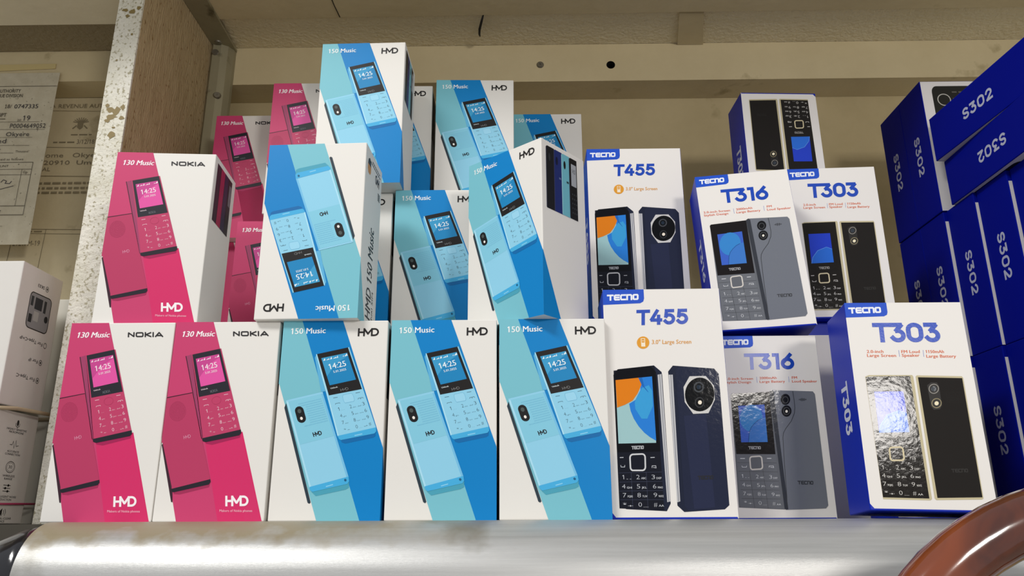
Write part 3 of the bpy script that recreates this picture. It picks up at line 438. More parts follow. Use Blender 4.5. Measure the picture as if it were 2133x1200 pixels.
BLUE = '0628ae'
def back_panel(root, W, D, H):
    p = Art(W, H, lambda u, v, l: (W / 2 - u * W, D / 2 + EPS * l, v * H), 1); p.poly([(.01, .992), (.99, .992), (.99, .008), (.01, .008)], PR('dcd8d6')); p.obj('back_panel', root)
def tecno_base(kind, W, D, H, side_word, track=.5):
    K = ART[kind]; FR, RT, LF = faces_of(W, D, H); root = empty('phone_box')
    carton(root, W, D, H, M(BLUE, .4, 0, .2))
    p = Art(W, H, FR, 1); wh = PR('e8e4df')
    tg = K['tag']; x1 = tg[1][0]; y0 = tg[3][1]
    p.poly([(x1, 1.0), (.995, 1.0), (.998, .0), (.99, .009), (.035, .009), (.004, .03), (.0, y0 - .006), (x1 - .035, y0), (x1 - .008, y0 + .008), (x1, y0 + .022)], wh)
    p.obj('front_panel', root)
    t = Art(W, H, FR, 2); t.poly([(0, 1), (x1, 1), (x1, y0 + .022), (x1 - .008, y0 + .008), (x1 - .035, y0), (0, y0 - .006)], PR('1c4fc4')); t.stroke('tecno', *K['logo'], *K['logot'], .27, PR('eceff6'), 1); t.obj('logo', root)
    t = Art(W, H, FR, 3); t.stroke({'t455': 'T455', 't316': 'T316', 't303': 'T303'}[kind], *K['title'], *K['titlet'], .215, M('1746b4', .28, 0, .3, .05, 700)); t.obj('title_lettering', root)
    s = Art(D, H, LF, 2); c = .5; h = .32 / 2
    s.stroke(side_word, (c - h, .63), (c - h, .37), (c + h, .63), (c + h, .37), .2, PR('d5d8e6'), 0, track); s.obj('side_lettering', root)
    s = Art(D, H, RT, 2); s.stroke(side_word, (c + h, .37), (c + h, .63), (c - h, .37), (c - h, .63), .2, PR('d5d8e6'), 0, track); s.obj('side_lettering', root)
    back_panel(root, W, D, H)
    return K, FR, root
def tecno_keys(A, K, ink, m_nav, h, letters=True):
    A.poly(K['sk1'], ink); A.poly(K['sk2'], ink)
    for c in (K['ck1'], K['ck2']):
        (x0, y0), (x1, y1) = c; w = (x1 - x0) / 2
        if c is K['ck1']: A.line([(x0 - w, y0 + .006), (x0 - w * .8, y0 - .002), (x1 + w * .2, y0 - .002), (x1 + w * .4, y0 + .006)], .0003, ink)
        else: A.line([(x0 - w, y0 - .003), (x0 - w * .8, y0 + .006), (x1 + w * .2, y0 + .006), (x1 + w * .4, y0 - .003), (x0, y0 - .001)], .0003, ink)
    for r in range(4):
        for c in range(3):
            d, sub = DIG[r * 3 + c]; x, y = K['keys%d' % r][c]; w = .012 if d == '1' else .027
            if d == '1': sub = '..'
            A.text(d, (x - w / 2, y - h / 2), (x + w / 2, y - h / 2), (x - w / 2, y + h / 2), (x + w / 2, y + h / 2), ink, 0, -.016)
            A.text(sub.upper(), (x + .025, y - h / 2), (x + .065, y - h / 2), (x + .025, y - h * .05), (x + .065, y - h * .05), ink, 0, .01)
    q = Quad(K['nav'])
    A.line([q(a, t) for a, t in rr(0, 0, 1, 1, .2)], .0009, m_nav, 1, True)
def feats(t, K, words, col):
    for i, w in enumerate(words): t.text(w, *K['f%d' % i], *K['f%dt' % i], col, 0, .018)
    for k in ('s0', 's1'): t.line(K[k], .00022, PR('6f86c8'))
def make_t455():
    W, D, H = .0752, .042, .143; K, FR, root = tecno_base('t455', W, D, H, 'T455')
    t = Art(W, H, FR, 3); o = PR('e09a2b'); t.ell(K['dot'], o); cx, cy = K['dot'][0]
    t.poly([(cx - .017, cy + .0), (cx + .017, cy), (cx + .017, cy - .018), (cx - .017, cy - .018)], PR('f3e6cf'), 1)
    t.line([(cx - .015, cy), (cx - .015, cy + .018), (cx + .015, cy + .018), (cx + .015, cy)], .0004, PR('f3e6cf'), 1); t.line([(cx - .008, cy + .008), (cx + .008, cy + .008)], .0004, PR('f3e6cf'), 1)
    t.text('3.0" Large Screen', *K['feat'], *K['featt'], PR('e0a04a'), 1, .012); t.obj('feature_lettering', root)
    navy = G('23283a'); blk = G('101117'); sil = M('bcbcc0', .5, 0, .3); grey = PR('7d7f85')
    p = Art(W, H, FR, 3); p.poly(K['front'], navy); p.poly(K['strip'], sil, 1); p.poly(K['stripl'], grey, 2); p.poly(K['glass'], G('1a1c26'), 1); p.poly(K['bezel'], blk, 2)
    po = p.obj('printed_phone', root)
    s = Art(W, H, FR, 6); s.poly(K['screen'], G('9fc6c9')); s.poly(K['globe'], G('2c7fd6'), 1); s.poly(K['globe3'], G('3d9fd9'), 2); s.poly(K['orange'], G('e07f1c'), 2); s.poly(K['globe2'], G('2468b8'), 3)
    s.stroke('tecno', *K['logo2'], *K['logo2t'], .25, PR('a9abb0'), 1); s.obj('printed_screen', po)
    k = Art(W, H, FR, 6)
    for i in range(6): k.line(K['div%d' % i], .0002, PR('343a52'))
    tecno_keys(k, K, PR('c9ccd2'), PR('cfd0d2'), .0175); k.obj('printed_keypad', po)
    p = Art(W, H, FR, 3); p.poly(K['back'], navy); p.poly(K['bstrip'], sil, 1); p.poly(K['bstripl'], grey, 2); p.poly(K['bface'], G('262b40'), 1); p.poly(K['bsheen'], G('2b3049'), 2)
    p.stroke('tecno', *K['blogo'], *K['blogot'], .25, PR('12141c'), 3)
    po = p.obj('printed_phone', root)
    c = Art(W, H, FR, 6); c.poly(K['oct'], M('cfcdca', .5, 0, .3)); c.ell(K['disc'], G('0e0f12'), 1, 32); c.ring(K['lens'], .0009, PR('3c4046'), 2); c.ring(K['lens2'], .0005, PR('2c2f34'), 2); c.ell((K['lens'][0], tuple((a + b) / 2 for a, b in zip(K['lens'][0], K['lens'][1])), tuple((a + b) / 2 for a, b in zip(K['lens'][0], K['lens'][2]))), G('24303e'), 2, 14); c.ell(K['flash'], PR('f4e8d4'), 3, 14)
    c.obj('printed_camera', po)
    return root
def make_t316():
    W, D, H = .0676, .038, .1215; K, FR, root = tecno_base('t316', W, D, H, 'T316')
    t = Art(W, H, FR, 3); feats(t, K, ['2.0-inch Screen', 'Stylish Design', '2000mAh', 'Large Battery', 'FM', 'Loud Speaker'], PR('d9603a')); t.obj('feature_lettering', root)
    blk = G('1d1a1b'); gk = G('6a6d73'); gb = G('72767f')
    p = Art(W, H, FR, 3); p.poly(K['front'], gk); p.poly(K['bezel'], blk, 1)
    po = p.obj('printed_phone', root)
    s = Art(W, H, FR, 5); s.poly(K['screen'], G('3e63c4')); s.ell(K['orb'], G('3a86cc'), 1); s.poly(K['arc'], G('4079c6'), 2); s.line(K['arc'][2:], .0003, G('27508f'), 3)
    s.stroke('tecno', *K['logo2'], *K['logo2t'], .25, PR('9c9c9e'), 1); s.obj('printed_screen', po)
    k = Art(W, H, FR, 5); k.poly(K['keypad'], G('6e7177'))
    for i in range(8): k.line(K['div%d' % i], .0002, PR('3a3c41'), 1)
    k.b = 7; k.poly(K['nav'], G('66696f')); tecno_keys(k, K, PR('d3d5d8'), PR('cfcac2'), .019); k.obj('printed_keypad', po)
    p = Art(W, H, FR, 6); p.poly(K['back'], gb); p.poly(K['bedge'], G('3a3d44'), 1); p.line(K['curve'], .00035, PR('33353b'), 2)
    x, y = K['spk'][0]
    for i, h in enumerate((.004, .009, .014, .018, .013, .016, .009, .005)): xx = x - .035 + i * .01; p.line([(xx - .002, y - h / 2), (xx + .002, y + h / 2)], .0003, PR('1e1f22'), 2)
    p.stroke('tecno', *K['blogo'], *K['blogot'], .22, PR('35373c'), 2)
    po = p.obj('printed_phone', root)
    c = Art(W, H, FR, 8)
    for n in ('lensa', 'lensb'): c.ell(K[n], G('17181a'), 0); c.ring(K[n + '2'], .0004, PR('4a4c50'), 1)
    c.ell(K['flash'], PR('efe9dc'), 2, 12); c.obj('printed_camera', po)
    return root
def make_t303():
    W, D, H = .0672, .038, .1215; K, FR, root = tecno_base('t303', W, D, H, 'T303')
    t = Art(W, H, FR, 3); feats(t, K, ['2.0-inch', 'Large Screen', 'FM Loud', 'Speaker', '1150mAh', 'Large Battery'], PR('d9693f')); t.obj('feature_lettering', root)
    blk = G('211e1b'); gold = PR('c3b894')
    p = Art(W, H, FR, 3); p.poly(K['rim'], gold); p.poly(K['front'], blk, 1); po = p.obj('printed_phone', root)
    s = Art(W, H, FR, 5); s.poly(K['screen'], G('2a45c8')); s.poly(K['arc'], G('2f6fd6'), 1); s.line(K['arc'][:5], .0003, G('6aa5ee'), 2)
    s.stroke('tecno', *K['logo2'], *K['logo2t'], .25, PR('8c8a86'), 1); s.obj('printed_screen', po)
    k = Art(W, H, FR, 5); tecno_keys(k, K, PR('d9d6d0'), PR('d6c9a4'), .019); k.obj('printed_keypad', po)
    p = Art(W, H, FR, 3); p.poly(K['brim'], gold); p.poly(K['bface'], M('1f1c1a', .6, 0, .12), 1)
    x, y = K['spk'][0]
    for i in range(9):
        for j in range(7): p.poly([(x - .06 + i * .015, y + .024 - j * .008), (x - .057 + i * .015, y + .024 - j * .008), (x - .057 + i * .015, y + .0225 - j * .008), (x - .06 + i * .015, y + .0225 - j * .008)], PR('1b1917'), 2)
    p.stroke('tecno', *K['blogo'], *K['blogot'], .22, PR('1b1917'), 2); po = p.obj('printed_phone', root)
    c = Art(W, H, FR, 5); c.poly(K['cambar'], PR('1d1b19')); c.ring(K['lensa'], .0005, PR('8b8780'), 1); c.ell(K['lensa2'], G('3b4148'), 1); c.ring(K['lensb'], .0005, PR('8a7f60'), 1); c.ell(K['flash'], PR('efe4c2'), 2, 14); c.obj('printed_camera', po)
    return root
def make_s302():
    W, D, H = .0672, .0385, .1215; FR, RT, LF = faces_of(W, D, H); root = empty('phone_box')
    carton(root, W, D, H, M('021088', .55, 0, .06))
    p = Art(W, H, FR, 1); p.poly([(.35, .996), (.99, .996), (.99, .004), (.012, .004), (.012, .93), (.33, .93)], PR('dcd8d6')); p.obj('front_panel', root)
    t = Art(W, H, FR, 2); t.stroke('tecno', (.06, .948), (.29, .948), (.06, .977), (.29, .977), .27, PR('eceff6'), 1); t.obj('logo', root)
    t = Art(W, H, FR, 2); t.stroke('S302', (.25, .80), (.75, .80), (.25, .88), (.75, .88), .2, PR('1d4fbb')); t.obj('title_lettering', root)
    p = Art(W, H, FR, 2)
    p.poly([(.46 + (a - .5) * .8, .35 + (b - .5) * .62) for a, b in rr(.0, .0, 1.0, 1.0, .08)], G('26241f'))
    po = p.obj('printed_phone', root)
    s = Art(W, H, FR, 3); s.poly([(.14, .64), (.80, .64), (.80, .30), (.14, .30)], G('3d66c8')); s.obj('printed_screen', po)
    k = Art(W, H, FR, 3); k.ring(((.72, .15), (.80, .15), (.72, .195)), .0008, PR('b9b6ae'))
    for r in range(4):
        for c in range(6): k.poly([(.12 + c * .085, .25 - r * .052), (.18 + c * .085, .25 - r * .052), (.18 + c * .085, .24 - r * .052), (.12 + c * .085, .24 - r * .052)], PR('5d5a54'))
    k.obj('printed_keypad', po)
    s = Art(D, H, LF, 2); s.stroke('S302', (.38, .66), (.38, .37), (.62, .66), (.62, .37), .2, PR('b9bdd2'), 0, .42); s.obj('side_lettering', root)
    s = Art(D, H, RT, 2); s.stroke('S302', (.62, .37), (.62, .66), (.38, .37), (.38, .66), .2, PR('b9bdd2'), 0, .42); s.obj('side_lettering', root)
    back_panel(root, W, D, H)
    return root
# ---------------------------------------------------------------- the shelf compartment
CEIL = .486; BACK = .757; XR = .95
alu = grime('brushed_aluminium', 'b9b8b2', 'd6d5cf', 6, .36, .12, (1, 30, 30), '8d8a80', .66, 220, .75, .08)
wallm = grime('dusty_cream_wall', 'b3a27a', 'c4b38b', 7, .85, .25, (1, 1, 1), '96875f', .66, 90, 0, .12)
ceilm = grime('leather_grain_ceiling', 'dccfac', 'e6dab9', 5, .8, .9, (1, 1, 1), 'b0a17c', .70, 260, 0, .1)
lathm = grime('old_cream_paint', 'c6b68f', 'd3c49e', 8, .8, .2, (1, 1, 1), '97875f', .68, 110, 0, .1)
sidem = grime('rough_brown_board', 'b7a27c', 'a58f69', 40, .9, .8, (1, 4, .8), '86693f', .60, 150, 0, .12, 5)
postm = grime('dull_metal_angle', '8d866c', 'a29b80', 14, .5, .15, (1, 1, .3), '5e573f', .62, 80, .35, .1)
stripm = grime('chipped_white_paint', 'cbc7b4', 'e4e1d6', 30, .6, .6, (1, 1, 1), 'a39c82', .565, 330, 0, .08, 14)

bm = bmesh.new(); add_box(bm, -.95, XR, BACK, BACK + .02, -1.0, CEIL + .04)
struct(link_bm('wall_back', bm, wallm))
bm = bmesh.new(); add_box(bm, -.3415, XR, .413, BACK, CEIL, CEIL + .02)
struct(link_bm('ceiling', bm, ceilm))
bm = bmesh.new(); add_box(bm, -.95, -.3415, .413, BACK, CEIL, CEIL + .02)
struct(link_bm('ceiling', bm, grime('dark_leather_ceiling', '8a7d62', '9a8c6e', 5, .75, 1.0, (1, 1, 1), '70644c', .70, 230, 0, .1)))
bm = bmesh.new(); add_box(bm, -2, 2, -1.6, BACK, -1.02, -1.0); struct(link_bm('floor', bm, M('c4beb2', .6)))
# partition board with its chipped front edge strip
pt = empty('wall_left'); struct(pt)
o = box_obj('board', -.341, -.3205, .567, BACK, -1.0, CEIL, sidem, 0, pt)
A = Art(.0205, .50, lambda u, v, l: (-.341 + .0205 * u, .5650 - .00008 * l, v * .5), 1)
random.seed(4)
bm = bmesh.new(); add_box(bm, -.3412, -.3203, .565, .567, -.0005, CEIL)
link_bm('edge_strip', bm, stripm, pt)
def chip(cx, cz, w, h, seed, col='857449'):
    rnd = random.Random(seed); n = 11
    A.poly([((cx + w * math.cos(2 * math.pi * i / n) * rnd.uniform(.55, 1.1)), (cz + h * math.sin(2 * math.pi * i / n) * rnd.uniform(.5, 1.1))) for i in range(n)], PR(col), .4 * seed)
for k, (px, z, w, h) in enumerate([(.35, .648, .17, .006), (.62, .645, .2, .009), (.45, .634, .24, .0065), (.85, .652, .1, .006), (.22, .655, .12, .004), (.3, .627, .12, .004), (.86, .632, .12, .004), (.55, .602, .2, .0075), (.6, .615, .1, .002), (.3, .838, .16, .004), (.62, .835, .14, .006), (.86, .842, .12, .004), (.45, .826, .12, .003), (.75, .79, .06, .003), (.3, .74, .05, .002)]):
    chip(px, z, w, h, k)
A.obj('paint_chips', pt)
# back beam under the ceiling, with a drilled hole, and its screw
bm = bmesh.new()
add_box(bm, -.3195, XR, .72, BACK - .0002, .4415, CEIL - .0003); beam = link_bm('trim_1', bm, lathm)
bmc = bmesh.new(); bmesh.ops.create_cone(bmc, cap_ends=True, segments=28, radius1=.0046, radius2=.0046, depth=.05, matrix=Matrix.Translation((.0967, .72, .4605)) @ Matrix.Rotation(R(90), 4, 'X'))
cut = link_bm('cut', bmc, M('0a0908', .9))
md = beam.modifiers.new('b', 'BOOLEAN'); md.object = cut; md.operation = 'DIFFERENCE'; md.solver = 'EXACT'
me = bpy.data.meshes.new_from_object(beam.evaluated_get(bpy.context.evaluated_depsgraph_get())); beam.modifiers.clear(); beam.data = me
if len(me.materials) < 2: me.materials.append(M('0a0908', .9))
for p in me.polygons:
    c = p.center
    if abs(p.normal.y) < .5 and (c.x - .0967) ** 2 + (c.z - .4605) ** 2 < .006 ** 2 or ((c.x - .0967) ** 2 + (c.z - .4605) ** 2 < .002 ** 2 and c.y < .75): p.material_index = 1
bpy.data.objects.remove(cut); struct(beam)
def screw(name, loc, nrm, rad, parent):
    bm = bmesh.new(); bmesh.ops.create_cone(bm, cap_ends=True, segments=20, radius1=rad, radius2=rad * .75, depth=.0016)
    for a in (0, 90):
        g = bmesh.ops.create_cube(bm, size=1)['verts']
        for v in g: v.co = Matrix.Rotation(R(a + 20), 3, 'Z') @ Vector((v.co.x * rad * 1.1, v.co.y * rad * .22, .0008 + v.co.z * .0003)); 
    o = link_bm(name, bm, [M('8f8b80', .35, .8)], parent); o.matrix_local = Matrix.Translation(loc) @ Vector(nrm).to_track_quat('Z', 'Y').to_matrix().to_4x4()
    return o
screw('screw', (.0226, .7195, .4615), (0, -1, 0), .0042, beam)
# left compartment: beam on its back wall
bm = bmesh.new(); add_box(bm, -.95, -.3415, .722, BACK - .0002, .449, CEIL - .0003); struct(link_bm('trim_2', bm, lathm))
# ceiling battens
bm = bmesh.new(); vs = [bm.verts.new((x, y, z)) for z in (CEIL - .0035, CEIL - .0002) for x, y in ((-.3195, .56), (XR, .56), (XR, .6585), (-.3195, .6655))]
for f in ((0, 1, 2, 3), (4, 5, 6, 7), (0, 1, 5, 4), (1, 2, 6, 5), (2, 3, 7, 6), (3, 0, 4, 7)): bm.faces.new([vs[i] for i in f])
t3 = link_bm('trim_3', bm, lathm); struct(t3)
tube('joint_crack', [(-.1800, .600, CEIL - .0036), (-.1790, .645, CEIL - .0036), (-.1775, .6645, CEIL - .0036)], .0005, M('2c251a', .9), 6, t3)
bm = bmesh.new(); vs = [bm.verts.new((x, y, z)) for z in (CEIL - .0025, CEIL - .0002) for x, y in ((.160, .667), (.184, .667), (.195, .7195), (.168, .7195))]
for f in ((0, 1, 2, 3), (4, 5, 6, 7), (0, 1, 5, 4), (1, 2, 6, 5), (2, 3, 7, 6), (3, 0, 4, 7)): bm.faces.new([vs[i] for i in f])
struct(link_bm('trim_4', bm, lathm))
bm = bmesh.new(); add_box(bm, -.95, -.3415, .58, .668, CEIL - .006, CEIL - .0002); struct(link_bm('trim_5', bm, grime('light_cream_paint', 'e2d8bd', 'efe6cc', 8, .8, .2, (1, 1, 1), 'b5a784', .68, 110, 0, .1)))
# metal angles in the left corner
pa = empty('corner_post'); tag(pa, 'dull metal angle post in the back left corner, three screws in it', 'metal post')
pr = [(-.3200, .7050), (-.3180, .7030), (-.3100, .7040), (-.3040, .7080), (-.3005, .7150), (-.3000, .7195), (-.3200, .7195)]
bm = bmesh.new(); lo = [bm.verts.new((x, y, .0003)) for x, y in pr]; hi = [bm.verts.new((x, y, CEIL - .004)) for x, y in pr]
bm.faces.new(lo[::-1]); bm.faces.new(hi)
for i in range(len(pr)): bm.faces.new((lo[i], lo[(i + 1) % len(pr)], hi[(i + 1) % len(pr)], hi[i]))
link_bm('angle', bm, postm, pa)
screw('screw', (-.3155, .7030, .470), (.1, -1, 0), .004, pa); screw('screw', (-.3085, .7040, .420), (.35, -1, 0), .004, pa)
ca = empty('corner_angle'); tag(ca, 'flat metal angle strip along the ceiling meeting the brown side board', 'metal strip')
bm = bmesh.new(); vs = [bm.verts.new((x, y, z)) for z in (CEIL - .0062, CEIL - .0037) for x, y in ((-.3202, .56), (-.2960, .56), (-.2990, .7185), (-.3202, .7185))]
for f in ((0, 1, 2, 3), (4, 5, 6, 7), (0, 1, 5, 4), (1, 2, 6, 5), (2, 3, 7, 6), (3, 0, 4, 7)): bm.faces.new([vs[i] for i in f])
link_bm('strip', bm, postm, ca); screw('screw', (-.312, .700, CEIL - .0066), (0, 0, -1), .004, ca)
# short black wire end poking out of the ceiling
w = tube('wire_end', [(-.0345, .6640, CEIL - .002), (-.0370, .672, CEIL - .0055), (-.0395, .684, CEIL - .006), (-.0402, .694, CEIL - .0045), (-.0400, .701, CEIL - .002)], [.0008, .0012, .0013, .0011, .0007], M('16120d', .8), 8)
tag(w, 'short curved black wire end hanging out of the ceiling panel', 'wire')
# shelf board and its rounded aluminium nosing
bm = bmesh.new(); add_box(bm, -.2655, XR, .460, BACK, -.014, 0.0); struct(link_bm('shelf_board', bm, alu))
def nosing(name, x0, x1, rad, yc, mat):
    prof = [(yc, 0.0)] + [(yc - rad * math.sin(R(a)), -rad + rad * math.cos(R(a))) for a in range(6, 181, 6)] + [(yc, -2 * rad)]
    bm = bmesh.new(); L = [bm.verts.new((x0, y, z)) for y, z in prof]; Q = [bm.verts.new((x1, y, z)) for y, z in prof]
    for i in range(len(prof) - 1): bm.faces.new((L[i], Q[i], Q[i + 1], L[i + 1]))
    bm.faces.new([bm.verts.new(v.co) for v in L]); bm.faces.new([bm.verts.new(v.co) for v in Q][::-1])
    o = link_bm(name, bm, mat)
    for p in o.data.polygons: p.use_smooth = abs(p.normal.x) < .5
    return o
nosem = grime('worn_aluminium', 'aeaeac', 'c4c4c2', 5, .38, .10, (1, 40, 40), '8f8c84', .60, 240, .55, .1, 3)
# dirt gathers on the upper left of the nosing
nt = nosem.node_tree; b = nt.nodes['Principled BSDF']; src = b.inputs['Base Color'].links[0].from_socket
tc = nt.nodes.new('ShaderNodeTexCoord'); sp = nt.nodes.new('ShaderNodeSeparateXYZ'); nt.links.new(tc.outputs['Object'], sp.inputs[0])
def mth(op, a, bb, c=False):
    n = nt.nodes.new('ShaderNodeMath'); n.operation = op; n.use_clamp = c
    for i, v in enumerate((a, bb)):
        if isinstance(v, (int, float)): n.inputs[i].default_value = v
        else: nt.links.new(v, n.inputs[i])
    return n.outputs[0]
nz = nt.nodes.new('ShaderNodeTexNoise'); nz.inputs['Scale'].default_value = 60; nz.inputs['Detail'].default_value = 8; nt.links.new(tc.outputs['Object'], nz.inputs['Vector'])
k1 = mth('MULTIPLY', mth('ADD', sp.outputs['Z'], .0125), 150.0)           # 0 below, 1 near the top edge
k2 = mth('MULTIPLY', mth('SUBTRACT', .02, sp.outputs['X']), 5.0, True)       # fades towards the right
k3 = mth('MULTIPLY', mth('ADD', mth('MULTIPLY', mth('SUBTRACT', nz.outputs['Fac'], .5), 3.5), k1), k2, True)
mx = nt.nodes.new('ShaderNodeMix'); mx.data_type = 'RGBA'; mx.inputs[7].default_value = (*lin('8b7d5c'), 1)
nt.links.new(mth('MULTIPLY', k3, .85), mx.inputs[0]); nt.links.new(src, mx.inputs[6]); nt.links.new(mx.outputs[2], b.inputs['Base Color'])
nt.links.new(mth('MULTIPLY', mth('SUBTRACT', 1.0, k3), .5), b.inputs['Metallic'])
tag(nosing('shelf_nosing', -.266, XR, .032, .460, nosem), 'rounded worn aluminium nosing along the front of the phone shelf', 'shelf edge')
# neighbouring shelf, black rail end
bm = bmesh.new(); add_box(bm, -.3400, -.2660, .500, .566, -.014, -.0007); add_box(bm, -.3200, -.2660, .5662, BACK, -.014, -.0002); struct(link_bm('shelf_board', bm, M('3d382e', .7)))
bm = bmesh.new(); add_box(bm, -.95, -.3415, .50, BACK, -.014, -.0005); struct(link_bm('shelf_board', bm, M('6d685c', .6)))
br = tube('rail_end', [(x, .464, z) for x, z in ((-.2665, -.0300), (-.2720, -.0308), (-.2790, -.0335), (-.2860, -.0390), (-.2920, -.0475), (-.2970, -.0590), (-.2990, -.0740))], .0285, M('15151b', .16, 0, .6, .15, 120, .5), 28)
tag(br, 'glossy black bent rail end left of the aluminium nosing', 'rail')
st = tube('strap', [(-.282, .392, -.0285), (-.276, .390, -.0250), (-.270, .388, -.0262), (-.267, .387, -.0320), (-.266, .386, -.0400)], .0035, grime('pink_weave', '8a4a58', 'c9a59c', 300, .8, .4), 10)
tag(st, 'bit of pinkish woven strap at the bottom left corner of the photo', 'strap')
# glossy brown hoop in front of the shelf
woodm = M('6b3013', .12, 0, .6, 0, 0, .9)
nt = woodm.node_tree; b = nt.nodes['Principled BSDF']; tc = nt.nodes.new('ShaderNodeTexCoord'); nz = nt.nodes.new('ShaderNodeTexNoise')
nz.inputs['Scale'].default_value = 22; nz.inputs['Detail'].default_value = 4; nz.inputs['Distortion'].default_value = 1.2
rp = nt.nodes.new('ShaderNodeValToRGB'); rp.color_ramp.elements[0].position = .35; rp.color_ramp.elements[1].position = .7
rp.color_ramp.elements[0].color = (*lin('481c0b'), 1); rp.color_ramp.elements[1].color = (*lin('803a15'), 1)
nt.links.new(tc.outputs['Object'], nz.inputs['Vector']); nt.links.new(nz.outputs['Fac'], rp.inputs['Fac']); nt.links.new(rp.outputs['Color'], b.inputs['Base Color'])
HC = Vector((.2400, .335, -.1090)); HR = .1120
pts = [HC + Vector((HR, .03, -.88)), HC + Vector((HR, .02, -.4))] + [HC + Vector((HR * math.cos(R(a)), 0, HR * math.sin(R(a)))) for a in range(-10, 191, 5)] + [HC + Vector((-HR, .02, -.4)), HC + Vector((-HR, .03, -.88))]
hp = tube('curved_rail', pts, .0122, woodm, 28, None, False, .85)
tag(hp, 'glossy reddish brown curved rail in front of the shelf at the lower right corner', 'curved rail')
# ---------------------------------------------------------------- placing the phone boxes
PROTO = {}
MAKE = dict(blue=make_blue_box, pink=make_pink_box, t455=make_t455, t316=make_t316, t303=make_t303, s302=make_s302)
HGT = dict(blue=.1226, pink=.1226, t455=.143, t316=.1215, t303=.1215, s302=.1215)
DEP = dict(blue=.048, pink=.048, t455=.042, t316=.038, t303=.038, s302=.0385)
WID = dict(blue=.0668, pink=.0668, t455=.0752, t316=.0676, t303=.0672, s302=.0672)
def place(kind, cx, front, z, label, yaw=0.0, lean=0.0, roll=0.0, flip=False, group=None, near=None):
    """cx, front: middle of the bottom front edge; yaw turns it about that edge's middle"""
    o = copy_tree(PROTO[kind]) if kind in PROTO else MAKE[kind]()
    PROTO.setdefault(kind, o)
    W, D, H = WID[kind], DEP[kind], HGT[kind]
    Rm = Matrix.Rotation(R(yaw), 4, 'Z') @ Matrix.Rotation(R(-lean), 4, 'X') @ Matrix.Rotation(R(roll), 4, 'Y')
    fl = Matrix.Translation((0, 0, H)) @ Matrix.Rotation(R(180), 4, 'Y') if flip else Matrix.Identity(4)
    fe = Vector((0, -D / 2, 0))
    lo = min((Rm @ Vector((x, y, 0))).z for x in (-W / 2, W / 2) for y in (-D / 2, D / 2))
    p = Vector((cx, front, 0)) - Rm @ fe; p.z = z - lo + .00012
    o.matrix_world = Matrix.Translation(p) @ Rm @ fl
    return tag(o, label, 'phone box', group)
H1, H2 = .1226, .2454
GP, GB = 'pink and white phone boxes', 'blue and white phone boxes'
place('pink', -.2546, .4840, 0, 'pink and white phone box at the left end of the bottom row', group=GP)
place('pink', -.1870, .4835, 0, 'pink and white phone box in the bottom row beside the first blue box', group=GP)
place('blue', -.1178, .4828, 0, 'blue and white phone box in the bottom row, beside the pink boxes', group=GB)
place('blue', -.0487, .4828, 0, 'middle one of the three blue and white phone boxes in the bottom row', group=GB)
place('blue', .0198, .4822, 0, 'blue and white phone box in the bottom row beside the orange-screen box', group=GB)
place('pink', -.2440, .4890, H1, 'pink and white phone box standing on top of the two front pink boxes', yaw=4, group=GP)
place('blue', -.1362, .4775, H1, 'upside-down blue and white phone box on top of the bottom row', yaw=-2.5, flip=True, group=GB)
place('blue', -.0622, .5553, H1, 'shaded blue and white phone box between the upside-down box and the turned corner-on box', group=GB)
# turned box: near top corner at (.0145, .4715)
yw = R(-40.5); W, D = WID['blue'], DEP['blue']; c = Vector((.0145, .4712)) - Vector((math.cos(yw), math.sin(yw))) * (W / 2)
place('blue', c.x, c.y, H1, 'blue and white phone box turned corner-on, row of four phones on its right side', yaw=-40.5, group=GB)
place('blue', -.1320, .5600, H1, 'blue and white phone box squeezed behind the upside-down box, only its right edge showing', group=GB)
place('blue', -.1238, .5420, H2, 'topmost blue and white phone box, standing above the upside-down box', yaw=-1.5, group=GB)
place('pink', -.1805, .6000, H2, 'pink and white phone box just left of the topmost blue box, half hidden by it', group=GP)
place('pink', -.2512, .6550, H2, 'dark pink and white phone box deepest in the shelf, beside the metal corner post', group=GP)
place('pink', -.2060, .6160, H1, 'deeply shaded pink phone box between the raised pink and the upside-down blue box', group=GP)
place('blue', -.1092, .6060, H2, 'blue and white phone box mostly hidden behind the right side of the topmost blue box', yaw=1, group=GB)
place('blue', -.0380, .5980, H2, 'blue and white phone box behind and above the shaded one', yaw=1.2, group=GB)
place('blue', .0250, .6580, H2, 'blue and white phone box peeping out behind the turned box, screen just visible', group=GB)
# TECNO wing of the shelf
GW = 'white phone boxes with blue sides'
place('t455', .0908, .4865, 0, 'white phone box with orange and blue phone screen, in the bottom front row', yaw=-1.0, group=GW)
place('t455', .0915, .5700, .1432, 'white phone box with orange and blue screen, standing above and behind its twin', group=GW)
place('t316', .1692, .5285, 0, 'white phone box with grey phone, low and partly hidden by two front boxes', group=GW)
place('t316', .1690, .5250, .1217, 'white phone box with grey phone, tilted on top of its twin', yaw=-5.5, lean=4.0, roll=-2.6, group=GW)
place('t303', .2260, .4500, 0, 'white phone box with black phones, foremost one at the right end of the row', yaw=-5.0, lean=3.5, roll=1.5, group=GW)
place('t303', .2440, .5640, .1432, 'white phone box with black phones, above and behind the foremost one', yaw=-3, group=GW)
place('t303', .2305, .6190, .2432, 'upside-down white phone box with black phones, high up against the back wall', yaw=2.5, flip=True, group=GW)
place('t303', .2775, .5370, 0, 'white phone box mostly hidden between the foremost black-phone box and the blue stack', group=GW)
